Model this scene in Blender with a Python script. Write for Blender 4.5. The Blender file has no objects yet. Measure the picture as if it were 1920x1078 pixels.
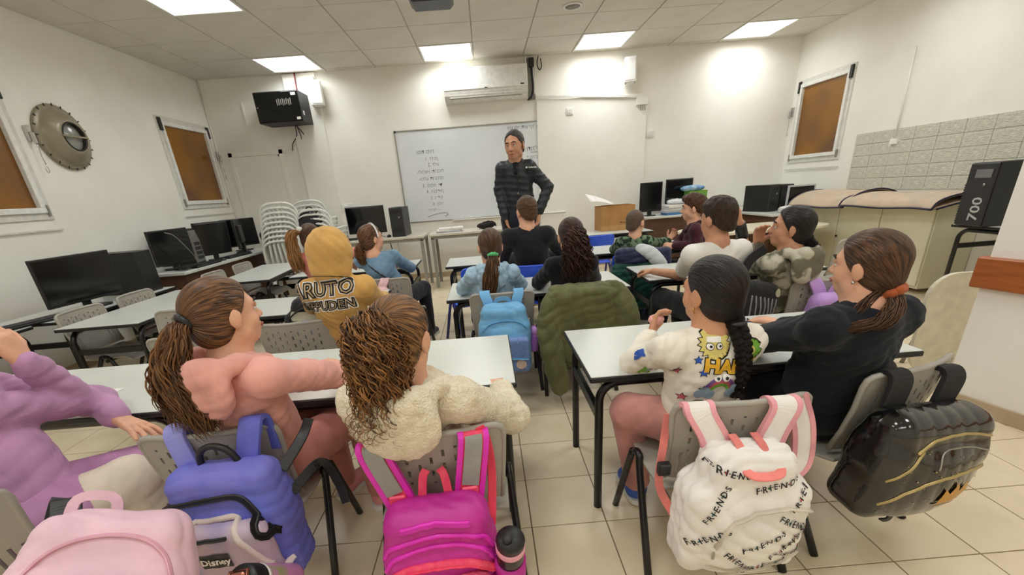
import bpy, bmesh, math, random
import numpy as np
import openvdb as vdb
from mathutils import Vector, Matrix, Euler
from mathutils.bvhtree import BVHTree
random.seed(7); np.random.seed(7)
scene = bpy.context.scene
COL = scene.collection
pi = math.pi

# ------------------------------------------------------------------ camera
EYE = Vector((0.0, 0.0, 1.25))
FPX = 804.555                      # focal length in pixels of the 1920 px frame
PITCH, ROLL, YAW = (math.radians(a) for a in (21.9947, -4.4329, 0.6847))
PPX, PPY = 942.74, 679.47          # principal point (the photograph is an off-centre crop)
F_ = Vector((math.sin(YAW)*math.cos(PITCH), math.cos(YAW)*math.cos(PITCH), -math.sin(PITCH)))
R0 = Vector((math.cos(YAW), -math.sin(YAW), 0)); U0 = R0.cross(F_)
R_ = R0*math.cos(ROLL) + U0*math.sin(ROLL); U_ = -R0*math.sin(ROLL) + U0*math.cos(ROLL)
cam = bpy.data.cameras.new('camera'); camo = bpy.data.objects.new('camera', cam); COL.objects.link(camo)
cam.sensor_fit = 'HORIZONTAL'; cam.sensor_width = 36.0; cam.lens = FPX/1920*36.0
cam.shift_x = (960-PPX)/1920; cam.shift_y = (PPY-539)/1920
cam.clip_start = 0.02
camo.matrix_world = Matrix(((R_.x, U_.x, -F_.x, EYE.x), (R_.y, U_.y, -F_.y, EYE.y), (R_.z, U_.z, -F_.z, EYE.z), (0, 0, 0, 1)))
scene.camera = camo

# ------------------------------------------------------------------ world, exposure
w = bpy.data.worlds.new('world'); scene.world = w; w.use_nodes = True
w.node_tree.nodes['Background'].inputs[0].default_value = (0.9, 0.92, 1.0, 1)
w.node_tree.nodes['Background'].inputs[1].default_value = 0.12
vs = scene.view_settings
vs.view_transform = 'Standard'; vs.look = 'None'; vs.exposure = 0.0; vs.gamma = 1.0; vs.use_curve_mapping = False
LAMP_W, LAMP_SPREAD, DIFFUSER = 9.6, math.radians(160), 2.2   # ceiling luminaires: watts, louvre spread, glow of the diffuser

scene.cycles.diffuse_bounces = 8; scene.cycles.max_bounces = 14
# room dimensions (metres)
XL, XR, YB, YN, ZC = -3.77, 4.57, 7.0, -2.45, 2.90
TZ = 0.61                          # school table height
# ------------------------------------------------------------------ helpers
def lin(c):
    o = []
    for v in c[:3]:
        v = v/255.0
        o.append(v/12.92 if v <= 0.04045 else ((v+0.055)/1.055)**2.4)
    return (o[0], o[1], o[2], 1.0)
MATS = {}
def mat(name, c, rough=0.6, metal=0.0, c2=None, scale=20.0, bump=0.0, bscale=None, spec=0.5, coord='Object',
        stretch=(1, 1, 1), sheen=0.0, emit=0.0, coat=0.0, alpha=1.0, lo=0.35, hi=0.65, detail=3.0, trans=0.0):
    if name in MATS: return MATS[name]
    m = bpy.data.materials.new(name); m.use_nodes = True; MATS[name] = m
    nt = m.node_tree; N = nt.nodes; L = nt.links; b = N['Principled BSDF']
    b.inputs['Base Color'].default_value = lin(c); b.inputs['Roughness'].default_value = rough
    b.inputs['Metallic'].default_value = metal; b.inputs['Specular IOR Level'].default_value = spec
    b.inputs['Coat Weight'].default_value = coat; b.inputs['Coat Roughness'].default_value = 0.1
    b.inputs['Sheen Weight'].default_value = sheen; b.inputs['Alpha'].default_value = alpha
    b.inputs['Transmission Weight'].default_value = trans
    if emit: b.inputs['Emission Color'].default_value = lin(c); b.inputs['Emission Strength'].default_value = emit
    if c2 is None and bump == 0: c2 = tuple(max(0, v*0.94) for v in c)
    tc = N.new('ShaderNodeTexCoord'); mp = N.new('ShaderNodeMapping'); mp.inputs['Scale'].default_value = stretch
    if coord == 'hair':
        at = N.new('ShaderNodeAttribute'); at.attribute_name = 'hairuv'; L.new(at.outputs['Vector'], mp.inputs[0])
    else: L.new(tc.outputs[coord], mp.inputs[0])
    if c2 is not None:
        n = N.new('ShaderNodeTexNoise'); n.inputs['Scale'].default_value = scale; n.inputs['Detail'].default_value = detail
        r = N.new('ShaderNodeValToRGB'); r.color_ramp.elements[0].position = lo; r.color_ramp.elements[1].position = hi
        r.color_ramp.elements[0].color = lin(c); r.color_ramp.elements[1].color = lin(c2)
        L.new(mp.outputs[0], n.inputs['Vector']); L.new(n.outputs['Fac'], r.inputs[0]); L.new(r.outputs[0], b.inputs['Base Color'])
    if bump:
        n2 = N.new('ShaderNodeTexNoise'); n2.inputs['Scale'].default_value = bscale or scale; n2.inputs['Detail'].default_value = 3
        bm_ = N.new('ShaderNodeBump'); bm_.inputs['Strength'].default_value = bump; bm_.inputs['Distance'].default_value = 0.01
        L.new(mp.outputs[0], n2.inputs['Vector']); L.new(n2.outputs['Fac'], bm_.inputs['Height']); L.new(bm_.outputs[0], b.inputs['Normal'])
    return m
def cloth(name, c, k=0.86, bump=0.12, bs=260, rough=0.9, sheen=0.15, scale=9):
    return mat(name, c, rough, 0, tuple(v*k for v in c), scale, bump, bs, 0.25, sheen=sheen)
def hairmat(name, c, c2, scale=1.0, rough=0.36):
    return mat(name, c, rough, 0, c2, 7*scale, 0.9, 10*scale, 0.3, coord='hair', lo=0.38, hi=0.70, detail=6)

def tag(o, label=None, cat=None, group=None, kind=None):
    if label: o['label'] = label
    if cat: o['category'] = cat
    if group: o['group'] = group
    if kind: o['kind'] = kind
    return o
def empty(name, loc=(0, 0, 0), rz=0.0, label=None, cat=None, group=None):
    o = bpy.data.objects.new(name, None); COL.objects.link(o); o.empty_display_size = 0.05
    o.location = loc; o.rotation_euler = (0, 0, rz)
    return tag(o, label, cat, group)
def kids(o): return [c for c in bpy.data.objects if c.parent == o]
def copy_tree(o, parent=None):
    c = o.copy(); COL.objects.link(c)
    c.parent = parent
    for ch in CH.get(o.name, []):
        copy_tree(ch, c)
    return c
CH = {}
def link(o, parent=None):
    COL.objects.link(o)
    if parent is not None:
        o.parent = parent; CH.setdefault(parent.name, []).append(o)
    return o
def mesh_obj(name, verts, faces, m=None, parent=None, smooth=False, off=None):
    me = bpy.data.meshes.new(name)
    if off is not None: verts = [tuple(np.asarray(v)-np.asarray(off)) for v in verts]
    me.from_pydata([tuple(map(float, v)) for v in verts], [], [tuple(f) for f in faces]); me.update()
    if smooth: me.polygons.foreach_set('use_smooth', np.ones(len(me.polygons), bool))
    if m: me.materials.append(m)
    return link(bpy.data.objects.new(name, me), parent)

def frame_from(d, up=(0, 0, 1)):
    d = np.asarray(d, float); d = d/(np.linalg.norm(d)+1e-12); up = np.asarray(up, float)
    if abs(d@up) > 0.98: up = np.array([0, 1.0, 0]) if abs(d[1]) < 0.9 else np.array([1.0, 0, 0])
    a = np.cross(up, d); a /= np.linalg.norm(a); b = np.cross(d, a)
    return a, b, d
def rotz(a): c, s = math.cos(a), math.sin(a); return np.array([[c, -s, 0], [s, c, 0], [0, 0, 1.0]])
def rotx(a): c, s = math.cos(a), math.sin(a); return np.array([[1.0, 0, 0], [0, c, -s], [0, s, c]])
def roty(a): c, s = math.cos(a), math.sin(a); return np.array([[c, 0, s], [0, 1.0, 0], [-s, 0, c]])
def smooth_path(pts, n=24):
    """Catmull-Rom through pts, n samples"""
    P = np.asarray(pts, float); k = len(P)
    if k == 2: t = np.linspace(0, 1, n)[:, None]; return P[0]*(1-t)+P[1]*t
    Q = np.vstack([2*P[0]-P[1], P, 2*P[-1]-P[-2]]); out = []
    for s in np.linspace(0, k-1-1e-9, n):
        i = int(s); t = s-i; p0, p1, p2, p3 = Q[i:i+4]
        out.append(0.5*((2*p1)+(-p0+p2)*t+(2*p0-5*p1+4*p2-p3)*t*t+(-p0+3*p1-3*p2+p3)*t**3))
    return np.array(out)

class MB:
    """mesh builder: collects boxes, tubes, lathes, prisms into ONE mesh"""
    def __init__(s): s.v = []; s.f = []; s.sm = []
    def add(s, v, f, smooth=False, M=None, t=None):
        n = len(s.v); v = np.asarray(v, float)
        if M is not None: v = v @ np.asarray(M).T
        if t is not None: v = v+np.asarray(t)
        s.v += [tuple(x) for x in v]; s.f += [tuple(i+n for i in q) for q in f]; s.sm += [smooth]*len(f); return s
    def box(s, lo, hi, b=0.0, M=None, t=None):
        (x0, y0, z0), (x1, y1, z1) = lo, hi
        if b <= 0:
            v = [(x0, y0, z0), (x1, y0, z0), (x1, y1, z0), (x0, y1, z0), (x0, y0, z1), (x1, y0, z1), (x1, y1, z1), (x0, y1, z1)]
            f = [(0, 3, 2, 1), (4, 5, 6, 7), (0, 1, 5, 4), (1, 2, 6, 5), (2, 3, 7, 6), (3, 0, 4, 7)]
            return s.add(v, f, False, M, t)
        b = min(b, (x1-x0)/2.01, (y1-y0)/2.01, (z1-z0)/2.01)
        v = []; idx = {}
        for i, x in enumerate((x0, x1)):
            for j, y in enumerate((y0, y1)):
                for k, z in enumerate((z0, z1)):
                    sx, sy, sz = (1 if i == 0 else -1)*b, (1 if j == 0 else -1)*b, (1 if k == 0 else -1)*b
                    for a, p in enumerate(((x, y+sy, z+sz), (x+sx, y, z+sz), (x+sx, y+sy, z))):
                        idx[i, j, k, a] = len(v); v.append(p)
        f = []
        for a in range(3):
            for e in (0, 1):
                o = [q for q in range(3) if q != a]; q = []
                for (p, r) in ((0, 0), (1, 0), (1, 1), (0, 1)):
                    c = [0, 0, 0]; c[a] = e; c[o[0]] = p; c[o[1]] = r; q.append(idx[c[0], c[1], c[2], a])
                f.append(q)
        for a in range(3):
            o = [q for q in range(3) if q != a]
            for p in (0, 1):
                for r in (0, 1):
                    q = []
                    for e, ax in ((0, o[0]), (0, o[1]), (1, o[1]), (1, o[0])):
                        c = [0, 0, 0]; c[a] = e; c[o[0]] = p; c[o[1]] = r; q.append(idx[c[0], c[1], c[2], ax])
                    f.append(q)
        for i in (0, 1):
            for j in (0, 1):
                for k in (0, 1): f.append([idx[i, j, k, a] for a in range(3)])
        return s.add(v, f, False, M, t)
    def tube(s, pts, r, n=8, closed=False, smooth=True, flat=None, up=(0, 0, 1), cap=True, side=None):
        """sweep; r scalar or list; flat=(w,h) gives a rectangular ribbon section"""
        P = np.asarray(pts, float); m = len(P); R = np.broadcast_to(np.asarray(r, float), (m,))
        T = np.gradient(P, axis=0) if not closed else np.roll(P, -1, 0)-np.roll(P, 1, 0)
        a, b, d = frame_from(T[0], up); v = []
        if flat: sec = np.array([(-1, -1), (1, -1), (1, 1), (-1, 1)])*np.array(flat)/2; n = 4
        else: th = np.arange(n)*2*pi/n; sec = np.stack([np.cos(th), np.sin(th)], 1)
        for i in range(m):
            d = T[i]/(np.linalg.norm(T[i])+1e-12)
            if flat and side is not None:
                sd = np.asarray(side, float); a = sd-d*(sd@d); a /= np.linalg.norm(a)+1e-12; b = np.cross(d, a)
            elif flat: a, b, d = frame_from(d, up)
            else:
                a = a-d*(a@d); a /= np.linalg.norm(a)+1e-12; b = np.cross(d, a)
            rr = 1.0 if flat else R[i]
            if flat and not np.isscalar(r): rr = R[i]
            v += [P[i]+(a*q[0]+b*q[1])*rr for q in sec]
        f = []
        for i in range(m if closed else m-1):
            j = (i+1) % m
            for k in range(n): f.append((i*n+k, i*n+(k+1) % n, j*n+(k+1) % n, j*n+k))
        if not closed and cap: f.append(tuple(range(n-1, -1, -1))); f.append(tuple((m-1)*n+k for k in range(n)))
        return s.add(v, f, smooth and not flat)
    def cyl(s, a, b, r, n=16, r2=None, smooth=True):
        return s.tube([a, b], [r, r if r2 is None else r2], n, smooth=smooth)
    def lathe(s, prof, n=24, M=None, t=None, smooth=True, cap=True):
        v = []; f = []; m = len(prof)
        for (r, z) in prof:
            for k in range(n): v.append((r*math.cos(2*pi*k/n), r*math.sin(2*pi*k/n), z))
        for i in range(m-1):
            for k in range(n): f.append((i*n+k, i*n+(k+1) % n, (i+1)*n+(k+1) % n, (i+1)*n+k))
        if cap and prof[0][0] > 1e-6: f.append(tuple(range(n-1, -1, -1)))
        if cap and prof[-1][0] > 1e-6: f.append(tuple((m-1)*n+k for k in range(n)))
        return s.add(v, f, smooth, M, t)
    def prism(s, poly, z0, z1, M=None, t=None, smooth=False):
        n = len(poly); v = [(x, y, z0) for x, y in poly]+[(x, y, z1) for x, y in poly]
        f = [tuple(range(n-1, -1, -1)), tuple(range(n, 2*n))]+[(i, (i+1) % n, n+(i+1) % n, n+i) for i in range(n)]
        return s.add(v, f, smooth, M, t)
    def grid(s, fn, nu, nv, smooth=True):
        v = [fn(i/(nu-1), j/(nv-1)) for i in range(nu) for j in range(nv)]
        f = [(i*nv+j, (i+1)*nv+j, (i+1)*nv+j+1, i*nv+j+1) for i in range(nu-1) for j in range(nv-1)]
        return s.add(v, f, smooth)
    def sphere(s, c, r, n=12, M=None):
        r = np.broadcast_to(np.asarray(r, float), (3,)); m = n//2+1
        pr = [(max(1e-7, math.sin(pi*i/(m-1))), -math.cos(pi*i/(m-1))) for i in range(m)]
        v = []; f = []
        for (q, z) in pr:
            for k in range(n): v.append(np.array((q*math.cos(2*pi*k/n), q*math.sin(2*pi*k/n), z))*r)
        for i in range(m-1):
            for k in range(n): f.append((i*n+k, i*n+(k+1) % n, (i+1)*n+(k+1) % n, (i+1)*n+k))
        return s.add(v, f, True, M, c)
    def build(s, name, m, parent=None, off=None, smooth=None, solid=0):
        v = np.asarray(s.v)
        if off is not None: v = v-np.asarray(off)
        me = bpy.data.meshes.new(name); me.from_pydata(v.tolist(), [], s.f); me.update()
        me.polygons.foreach_set('use_smooth', np.array(s.sm if smooth is None else [smooth]*len(s.f), bool))
        if m: me.materials.append(m)
        o = link(bpy.data.objects.new(name, me), parent)
        if solid:
            md = o.modifiers.new('thickness', 'SOLIDIFY'); md.thickness = solid; md.offset = 0
        return o

def rrect(w, h, r, n=5, cx=0, cy=0):
    o = []
    for (sx, sy, a0) in ((1, 1, 0), (-1, 1, pi/2), (-1, -1, pi), (1, -1, 1.5*pi)):
        for k in range(n):
            a = a0+pi/2*k/(n-1); o.append((cx+sx*(w/2-r)+r*math.cos(a), cy+sy*(h/2-r)+r*math.sin(a)))
    return o

class SDF:
    """smooth-union solids on a voxel grid, meshed with OpenVDB"""
    def __init__(s, vox=0.006): s.p = []; s.vox = vox; s.band = 4
    def cone(s, a, b, ra, rb=None, k=0.02, flat=None, up=(0, 0, 1), op='u'):
        s.p.append(('c', np.asarray(a, float), np.asarray(b, float), ra, ra if rb is None else rb, k, flat, up, op)); return s
    def chain(s, pts, rad, k=0.02, flat=None, up=(0, 0, 1), op='u'):
        for i in range(len(pts)-1): s.cone(pts[i], pts[i+1], rad[i], rad[i+1], k, flat, up, op)
        return s
    def ell(s, c, r, R=None, k=0.02, op='u'):
        s.p.append(('e', np.asarray(c, float), np.broadcast_to(np.asarray(r, float), (3,)), np.eye(3) if R is None else np.asarray(R), k, op)); return s
    def box(s, c, hs, r=0.01, R=None, k=0.01, op='u'):
        s.p.append(('b', np.asarray(c, float), np.asarray(hs, float), r, np.eye(3) if R is None else np.asarray(R), k, op)); return s
    def plane(s, pt, n, k=0.01):
        """cut away the side the normal points to"""
        n = np.asarray(n, float); s.p.append(('p', np.asarray(pt, float), n/np.linalg.norm(n), k, 's')); return s
    def bounds(s):
        lo = np.full(3, 1e9); hi = -lo
        for q in s.p:
            if q[-1] == 's': continue
            if q[0] == 'c':
                r = max(q[3], q[4])
                l = np.minimum(q[1], q[2])-r; h = np.maximum(q[1], q[2])+r
            elif q[0] == 'e':
                e = np.sqrt(((q[3]*q[2])**2).sum(1)); l = q[1]-e; h = q[1]+e
            elif q[0] == 'b':
                e = np.abs(q[4])@(q[2]); l = q[1]-e; h = q[1]+e
            lo = np.minimum(lo, l); hi = np.maximum(hi, h)
        return lo, hi
    def field(s):
        lo, hi = s.bounds(); pad = 5*s.vox; lo = lo-pad; hi = hi+pad
        n = np.ceil((hi-lo)/s.vox).astype(int)+1; s.lo = lo
        ax = [lo[i]+np.arange(n[i])*s.vox for i in range(3)]
        far = s.band*s.vox; D = np.full(n, far, np.float32)
        for q in s.p:
            op = q[-1]
            if q[0] == 'p':
                d = (((ax[0]-q[1][0])*q[2][0])[:, None, None]+((ax[1]-q[1][1])*q[2][1])[None, :, None]+((ax[2]-q[1][2])*q[2][2])[None, None, :]).astype(np.float32)
                k = q[3]; h = np.maximum(k-np.abs(D-d), 0)/k; D = np.maximum(D, d)+h*h*k/4; continue
            k = q[-2] if q[0] != 'c' else q[5]
            m = k+far+s.vox
            if q[0] == 'c':
                r = max(q[3], q[4]); l = np.minimum(q[1], q[2])-r-m; h = np.maximum(q[1], q[2])+r+m
            elif q[0] == 'e':
                e = np.sqrt(((q[3]*q[2])**2).sum(1)); l = q[1]-e-m; h = q[1]+e+m
            else:
                e = np.abs(q[4])@(q[2]); l = q[1]-e-m; h = q[1]+e+m
            i0 = np.clip(np.floor((l-lo)/s.vox).astype(int), 0, n); i1 = np.clip(np.ceil((h-lo)/s.vox).astype(int)+1, 0, n)
            if (i1 <= i0).any(): continue
            X = ax[0][i0[0]:i1[0], None, None].astype(np.float32); Y = ax[1][None, i0[1]:i1[1], None].astype(np.float32); Z = ax[2][None, None, i0[2]:i1[2]].astype(np.float32)
            if q[0] == 'c':
                a, b, ra, rb, flat, up = q[1], q[2], q[3], q[4], q[6], q[7]
                ab = b-a; l2 = ab@ab+1e-12; px, py, pz = X-a[0], Y-a[1], Z-a[2]
                t = np.clip((px*ab[0]+py*ab[1]+pz*ab[2])/l2, 0, 1)
                qx, qy, qz = px-t*ab[0], py-t*ab[1], pz-t*ab[2]
                rr = ra+(rb-ra)*t
                if flat:            # squash along axis given by up by factor flat
                    u = np.asarray(up, float); u = u/np.linalg.norm(u); c = qx*u[0]+qy*u[1]+qz*u[2]; g = (1/flat-1)
                    qx, qy, qz = qx+c*g*u[0], qy+c*g*u[1], qz+c*g*u[2]
                    d = (np.sqrt(qx*qx+qy*qy+qz*qz)-rr)*(flat if flat < 1 else 1)
                else: d = np.sqrt(qx*qx+qy*qy+qz*qz)-rr
            elif q[0] == 'e':
                R = q[3]; px, py, pz = X-q[1][0], Y-q[1][1], Z-q[1][2]; r = q[2]
                a = (px*R[0, 0]+py*R[1, 0]+pz*R[2, 0])/r[0]; b = (px*R[0, 1]+py*R[1, 1]+pz*R[2, 1])/r[1]; c = (px*R[0, 2]+py*R[1, 2]+pz*R[2, 2])/r[2]
                k0 = np.sqrt(a*a+b*b+c*c); k1 = np.sqrt((a/r[0])**2+(b/r[1])**2+(c/r[2])**2)+1e-9
                d = k0*(k0-1)/k1
            else:
                R = q[4]; px, py, pz = X-q[1][0], Y-q[1][1], Z-q[1][2]; r = q[3]; hs = q[2]-r
                a = np.abs(px*R[0, 0]+py*R[1, 0]+pz*R[2, 0])-hs[0]; b = np.abs(px*R[0, 1]+py*R[1, 1]+pz*R[2, 1])-hs[1]; c = np.abs(px*R[0, 2]+py*R[1, 2]+pz*R[2, 2])-hs[2]
                d = np.sqrt(np.maximum(a, 0)**2+np.maximum(b, 0)**2+np.maximum(c, 0)**2)+np.minimum(np.maximum(np.maximum(a, b), c), 0)-r
            sl = (slice(i0[0], i1[0]), slice(i0[1], i1[1]), slice(i0[2], i1[2])); o = D[sl]
            if op == 's': d = -d
            h = np.maximum(k-np.abs(o-d), 0)/max(k, 1e-6)
            D[sl] = (np.minimum(o, d)-h*h*k/4) if op == 'u' else (np.maximum(o, d)+h*h*k/4)
        np.clip(D, -far, far, out=D); return D
    def mesh(s, adapt=0.0, disp=None):
        D = s.field(); g = vdb.FloatGrid(float(s.band*s.vox)); g.copyFromArray(np.ascontiguousarray(D))
        pts, tri, quad = g.convertToPolygons(isovalue=0.0, adaptivity=adapt)
        P = pts.astype(np.float64)*s.vox+s.lo
        return P, tri, quad
    def build(s, name, m, parent=None, off=None, adapt=0.0, disp=None, attr=None, smoothit=0):
        P, tri, quad = s.mesh(adapt)
        me = bpy.data.meshes.new(name); nt, nq = len(tri), len(quad)
        off_ = np.zeros(3) if off is None else np.asarray(off, float)
        me.vertices.add(len(P)); me.loops.add(nt*3+nq*4); me.polygons.add(nt+nq)
        me.vertices.foreach_set('co', (P-off_).astype(np.float32).ravel())
        me.loops.foreach_set('vertex_index', np.concatenate([tri[:, ::-1].ravel(), quad[:, ::-1].ravel()]).astype(np.int32))
        ls = np.concatenate([np.arange(nt)*3, nt*3+np.arange(nq)*4]).astype(np.int32)
        me.polygons.foreach_set('loop_start', ls)
        me.polygons.foreach_set('use_smooth', np.ones(nt+nq, bool)); me.update(calc_edges=True)
        if disp is not None:
            N = np.empty(len(P)*3, np.float32); me.vertices.foreach_get('normal', N) if False else me.vertex_normals.foreach_get('vector', N)
            N = N.reshape(-1, 3); Q = P+N*disp(P)[:, None]
            me.vertices.foreach_set('co', (Q-off_).astype(np.float32).ravel()); me.update()
        if attr is not None:
            A = me.attributes.new('hairuv', 'FLOAT_VECTOR', 'POINT'); A.data.foreach_set('vector', attr(P).astype(np.float32).ravel())
        if m: me.materials.append(m)
        o = link(bpy.data.objects.new(name, me), parent)
        return o

_rng = np.random.RandomState(3)
_W = _rng.normal(0, 1, (24, 3)); _PH = _rng.uniform(0, 2*pi, 24)
def wrinkle(amp=0.004, freq=22.0, seed=0, aniso=(1, 1, 1)):
    """cloth folds: long creases a few centimetres apart, warped and fading in patches"""
    r = np.random.RandomState(seed); W = r.normal(0, 1, (4, 3))*np.asarray(aniso); W /= np.linalg.norm(W, axis=1)[:, None]; ph = r.uniform(0, 6.28, 12); k = freq*6.2
    def fn(P):
        wv = np.zeros(len(P)); Q = P+0.030*np.sin(P[:, [1, 2, 0]]*freq*0.5+ph[:3])+0.008*np.sin(P[:, [2, 0, 1]]*freq*1.6+ph[3:6])
        for i in range(4):
            mask = np.clip(.5+.9*np.sin(Q@W[(i+1) % 4]*freq*.45+ph[i+6])*np.sin(Q@W[(i+2) % 4]*freq*.6+ph[i+7]), 0, 1)
            wv += ((1-np.abs(np.sin(Q@W[i]*k*(0.6+0.22*i)*.5+ph[i])))**1.6-.35)*mask
        return wv*amp*.5
    return fn
def noise_disp(amp, freq, seed=0):
    r = np.random.RandomState(seed); W = r.normal(0, 1, (8, 3)); ph = r.uniform(0, 6.28, 8)
    def fn(P):
        o = np.zeros(len(P))
        for i in range(8): o += np.sin(P@W[i]*freq+ph[i])
        return o/4*amp
    return fn

def bvh_of(obj):
    me = obj.data; M = world_mat(obj)
    return BVHTree.FromPolygons([M @ v.co for v in me.vertices], [tuple(p.vertices) for p in me.polygons])
def world_mat(o):
    M = Matrix.Translation(o.location) @ o.rotation_euler.to_matrix().to_4x4() @ Matrix.Diagonal((*o.scale, 1))
    return world_mat(o.parent) @ M if o.parent else M
def text_polys(s, size=1.0, shear=0.0, bold=0.0, spacing=1.0):
    cu = bpy.data.curves.new('text', 'FONT'); cu.body = s; cu.size = size; cu.align_x = 'CENTER'; cu.align_y = 'CENTER'
    cu.shear = shear; cu.offset = bold; cu.space_character = spacing; cu.resolution_u = 2
    ob = bpy.data.objects.new('text', cu); COL.objects.link(ob)
    dg = bpy.context.evaluated_depsgraph_get(); me = bpy.data.meshes.new_from_object(ob.evaluated_get(dg))
    V = np.array([v.co[:2] for v in me.vertices]).reshape(-1, 2); Fc = [tuple(p.vertices) for p in me.polygons]
    bpy.data.objects.remove(ob); bpy.data.curves.remove(cu); bpy.data.meshes.remove(me)
    return V, Fc
def subdiv2d(V, Fc, maxlen):
    bm = bmesh.new(); vs_ = [bm.verts.new((x, y, 0)) for x, y in V]
    for f in Fc:
        try: bm.faces.new([vs_[i] for i in f])
        except ValueError: pass
    bmesh.ops.triangulate(bm, faces=bm.faces[:])
    for _ in range(4):
        es = [e for e in bm.edges if e.calc_length() > maxlen]
        if not es: break
        bmesh.ops.subdivide_edges(bm, edges=es, cuts=1); bmesh.ops.triangulate(bm, faces=bm.faces[:])
    bm.verts.index_update()
    V2 = np.array([v.co[:2] for v in bm.verts]); F2 = [tuple(v.index for v in f.verts) for f in bm.faces]; bm.free()
    return V2, F2
def decal(name, V, Fc, centre, normal, up, target, m, parent, off=0.002, maxlen=0.012, rot=0.0, reach=0.12):
    """press flat artwork (2-D polys, metres) on a surface along -normal; real thin geometry on the cloth"""
    V, Fc = subdiv2d(V, Fc, maxlen)
    n = Vector(normal).normalized(); r = Vector(up).cross(n).normalized(); u = n.cross(r)
    c, s_ = math.cos(rot), math.sin(rot)
    vs_ = []; C0 = Vector(centre)
    for x, y in V:
        x, y = x*c-y*s_, x*s_+y*c
        o = C0+r*float(x)+u*float(y)+n*reach
        h = target.ray_cast(o, -n, reach*2.5)
        vs_.append((h[0]+h[1]*off*(1 if h[1].dot(n) > 0 else -1)) if h[0] is not None else None)
    keep = [f for f in Fc if all(vs_[i] is not None for i in f) and max((vs_[f[0]]-vs_[f[1]]).length, (vs_[f[1]]-vs_[f[2]]).length) < 0.06]
    vs_ = [v if v is not None else C0 for v in vs_]
    P = world_mat(parent).inverted() if parent else Matrix()
    return mesh_obj(name, [tuple(P @ v) for v in vs_], keep, m, parent, smooth=True)
def ngon(n, r, r2=None, ph=0.0):
    return [((r if (r2 is None or i % 2 == 0) else r2)*math.cos(2*pi*i/n+ph), (r if (r2 is None or i % 2 == 0) else r2)*math.sin(2*pi*i/n+ph)) for i in range(n)]
def strands(paths_fn, n, m, rad, sides=4):
    """n tapered strands with m points; paths_fn(i)->(m,3); returns verts, faces, attribute"""
    th = np.arange(sides)*2*pi/sides; V = []; Fs = []; A = []
    prof = np.minimum(1, np.linspace(1, 0, m)*4+0.12)
    for i in range(n):
        P = paths_fn(i); T = np.gradient(P, axis=0); T /= np.linalg.norm(T, axis=1)[:, None]+1e-9
        ref = np.array([0.31, 0.9, 0.2]); a = np.cross(T, ref); a /= np.linalg.norm(a, axis=1)[:, None]+1e-9; b = np.cross(T, a)
        rr = (rad*prof*random.uniform(0.7, 1.25))[:, None, None]
        R = P[:, None, :]+(a[:, None, :]*np.cos(th)[None, :, None]+b[:, None, :]*np.sin(th)[None, :, None])*rr
        base = len(V)*m*sides; V.append(R.reshape(-1, 3))
        A.append(np.stack([np.full(m*sides, i*0.37), np.repeat(np.linspace(0, .5, m), sides), np.full(m*sides, random.random()*3)], 1))
        for j in range(m-1):
            for k in range(sides): Fs.append((base+j*sides+k, base+j*sides+(k+1) % sides, base+(j+1)*sides+(k+1) % sides, base+(j+1)*sides+k))
    return np.vstack(V), Fs, np.vstack(A)
def strand_obj(name, fn, n, m, rad, mt, parent, off, sides=4):
    V, Fs, A = strands(fn, n, m, rad, sides)
    o = mesh_obj(name, V-np.asarray(off), Fs, mt, parent, True)
    at = o.data.attributes.new('hairuv', 'FLOAT_VECTOR', 'POINT'); at.data.foreach_set('vector', A.astype(np.float32).ravel())
    return o
# ------------------------------------------------------------------ materials of the setting
M_wall = mat('wall_paint', (240, 239, 232), 0.75, 0, (235, 233, 225), 2.2, 0.08, 60)
M_ceil = mat('ceiling_tile', (218, 214, 204), 0.85, 0, (211, 206, 195), 3.0, 0.1, 180)
M_grid = mat('ceiling_bar', (196, 190, 178), 0.6)
M_floor = mat('floor_tile', (230, 215, 186), 0.32, 0, (222, 206, 175), 5.0, 0.02, 30, 0.5)
M_grout = mat('grout', (128, 112, 90), 0.9)
M_base = mat('baseboard_tile', (188, 170, 142), 0.45, 0, (176, 157, 128), 6)
M_white = mat('white_paint', (232, 232, 228), 0.5)
M_wplas = mat('white_plastic', (236, 236, 232), 0.4)
M_frame = mat('window_paint', (222, 221, 214), 0.45)
M_black = mat('black_plastic', (22, 22, 23), 0.42)
M_dark = mat('dark_plastic', (40, 40, 42), 0.5)
M_screen = mat('screen_glass', (12, 13, 15), 0.12)
M_cable = mat('black_cable', (20, 20, 20), 0.5)
M_steel = mat('steel', (170, 168, 162), 0.35, 0.85)
M_chrome = mat('chrome', (200, 200, 200), 0.15, 1.0)
M_grey = mat('grey_metal_paint', (150, 147, 138), 0.5, 0.2)
M_amber = mat('amber_glass', (140, 92, 20), 0.12, 0, (106, 70, 36), 1.3, 0, None, 0.5, lo=0.42, hi=0.58, detail=1)  # brown mottling puts the two-tone reflection of the panes into the colour
M_print = mat('black_print', (24, 24, 26), 0.7)

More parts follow.
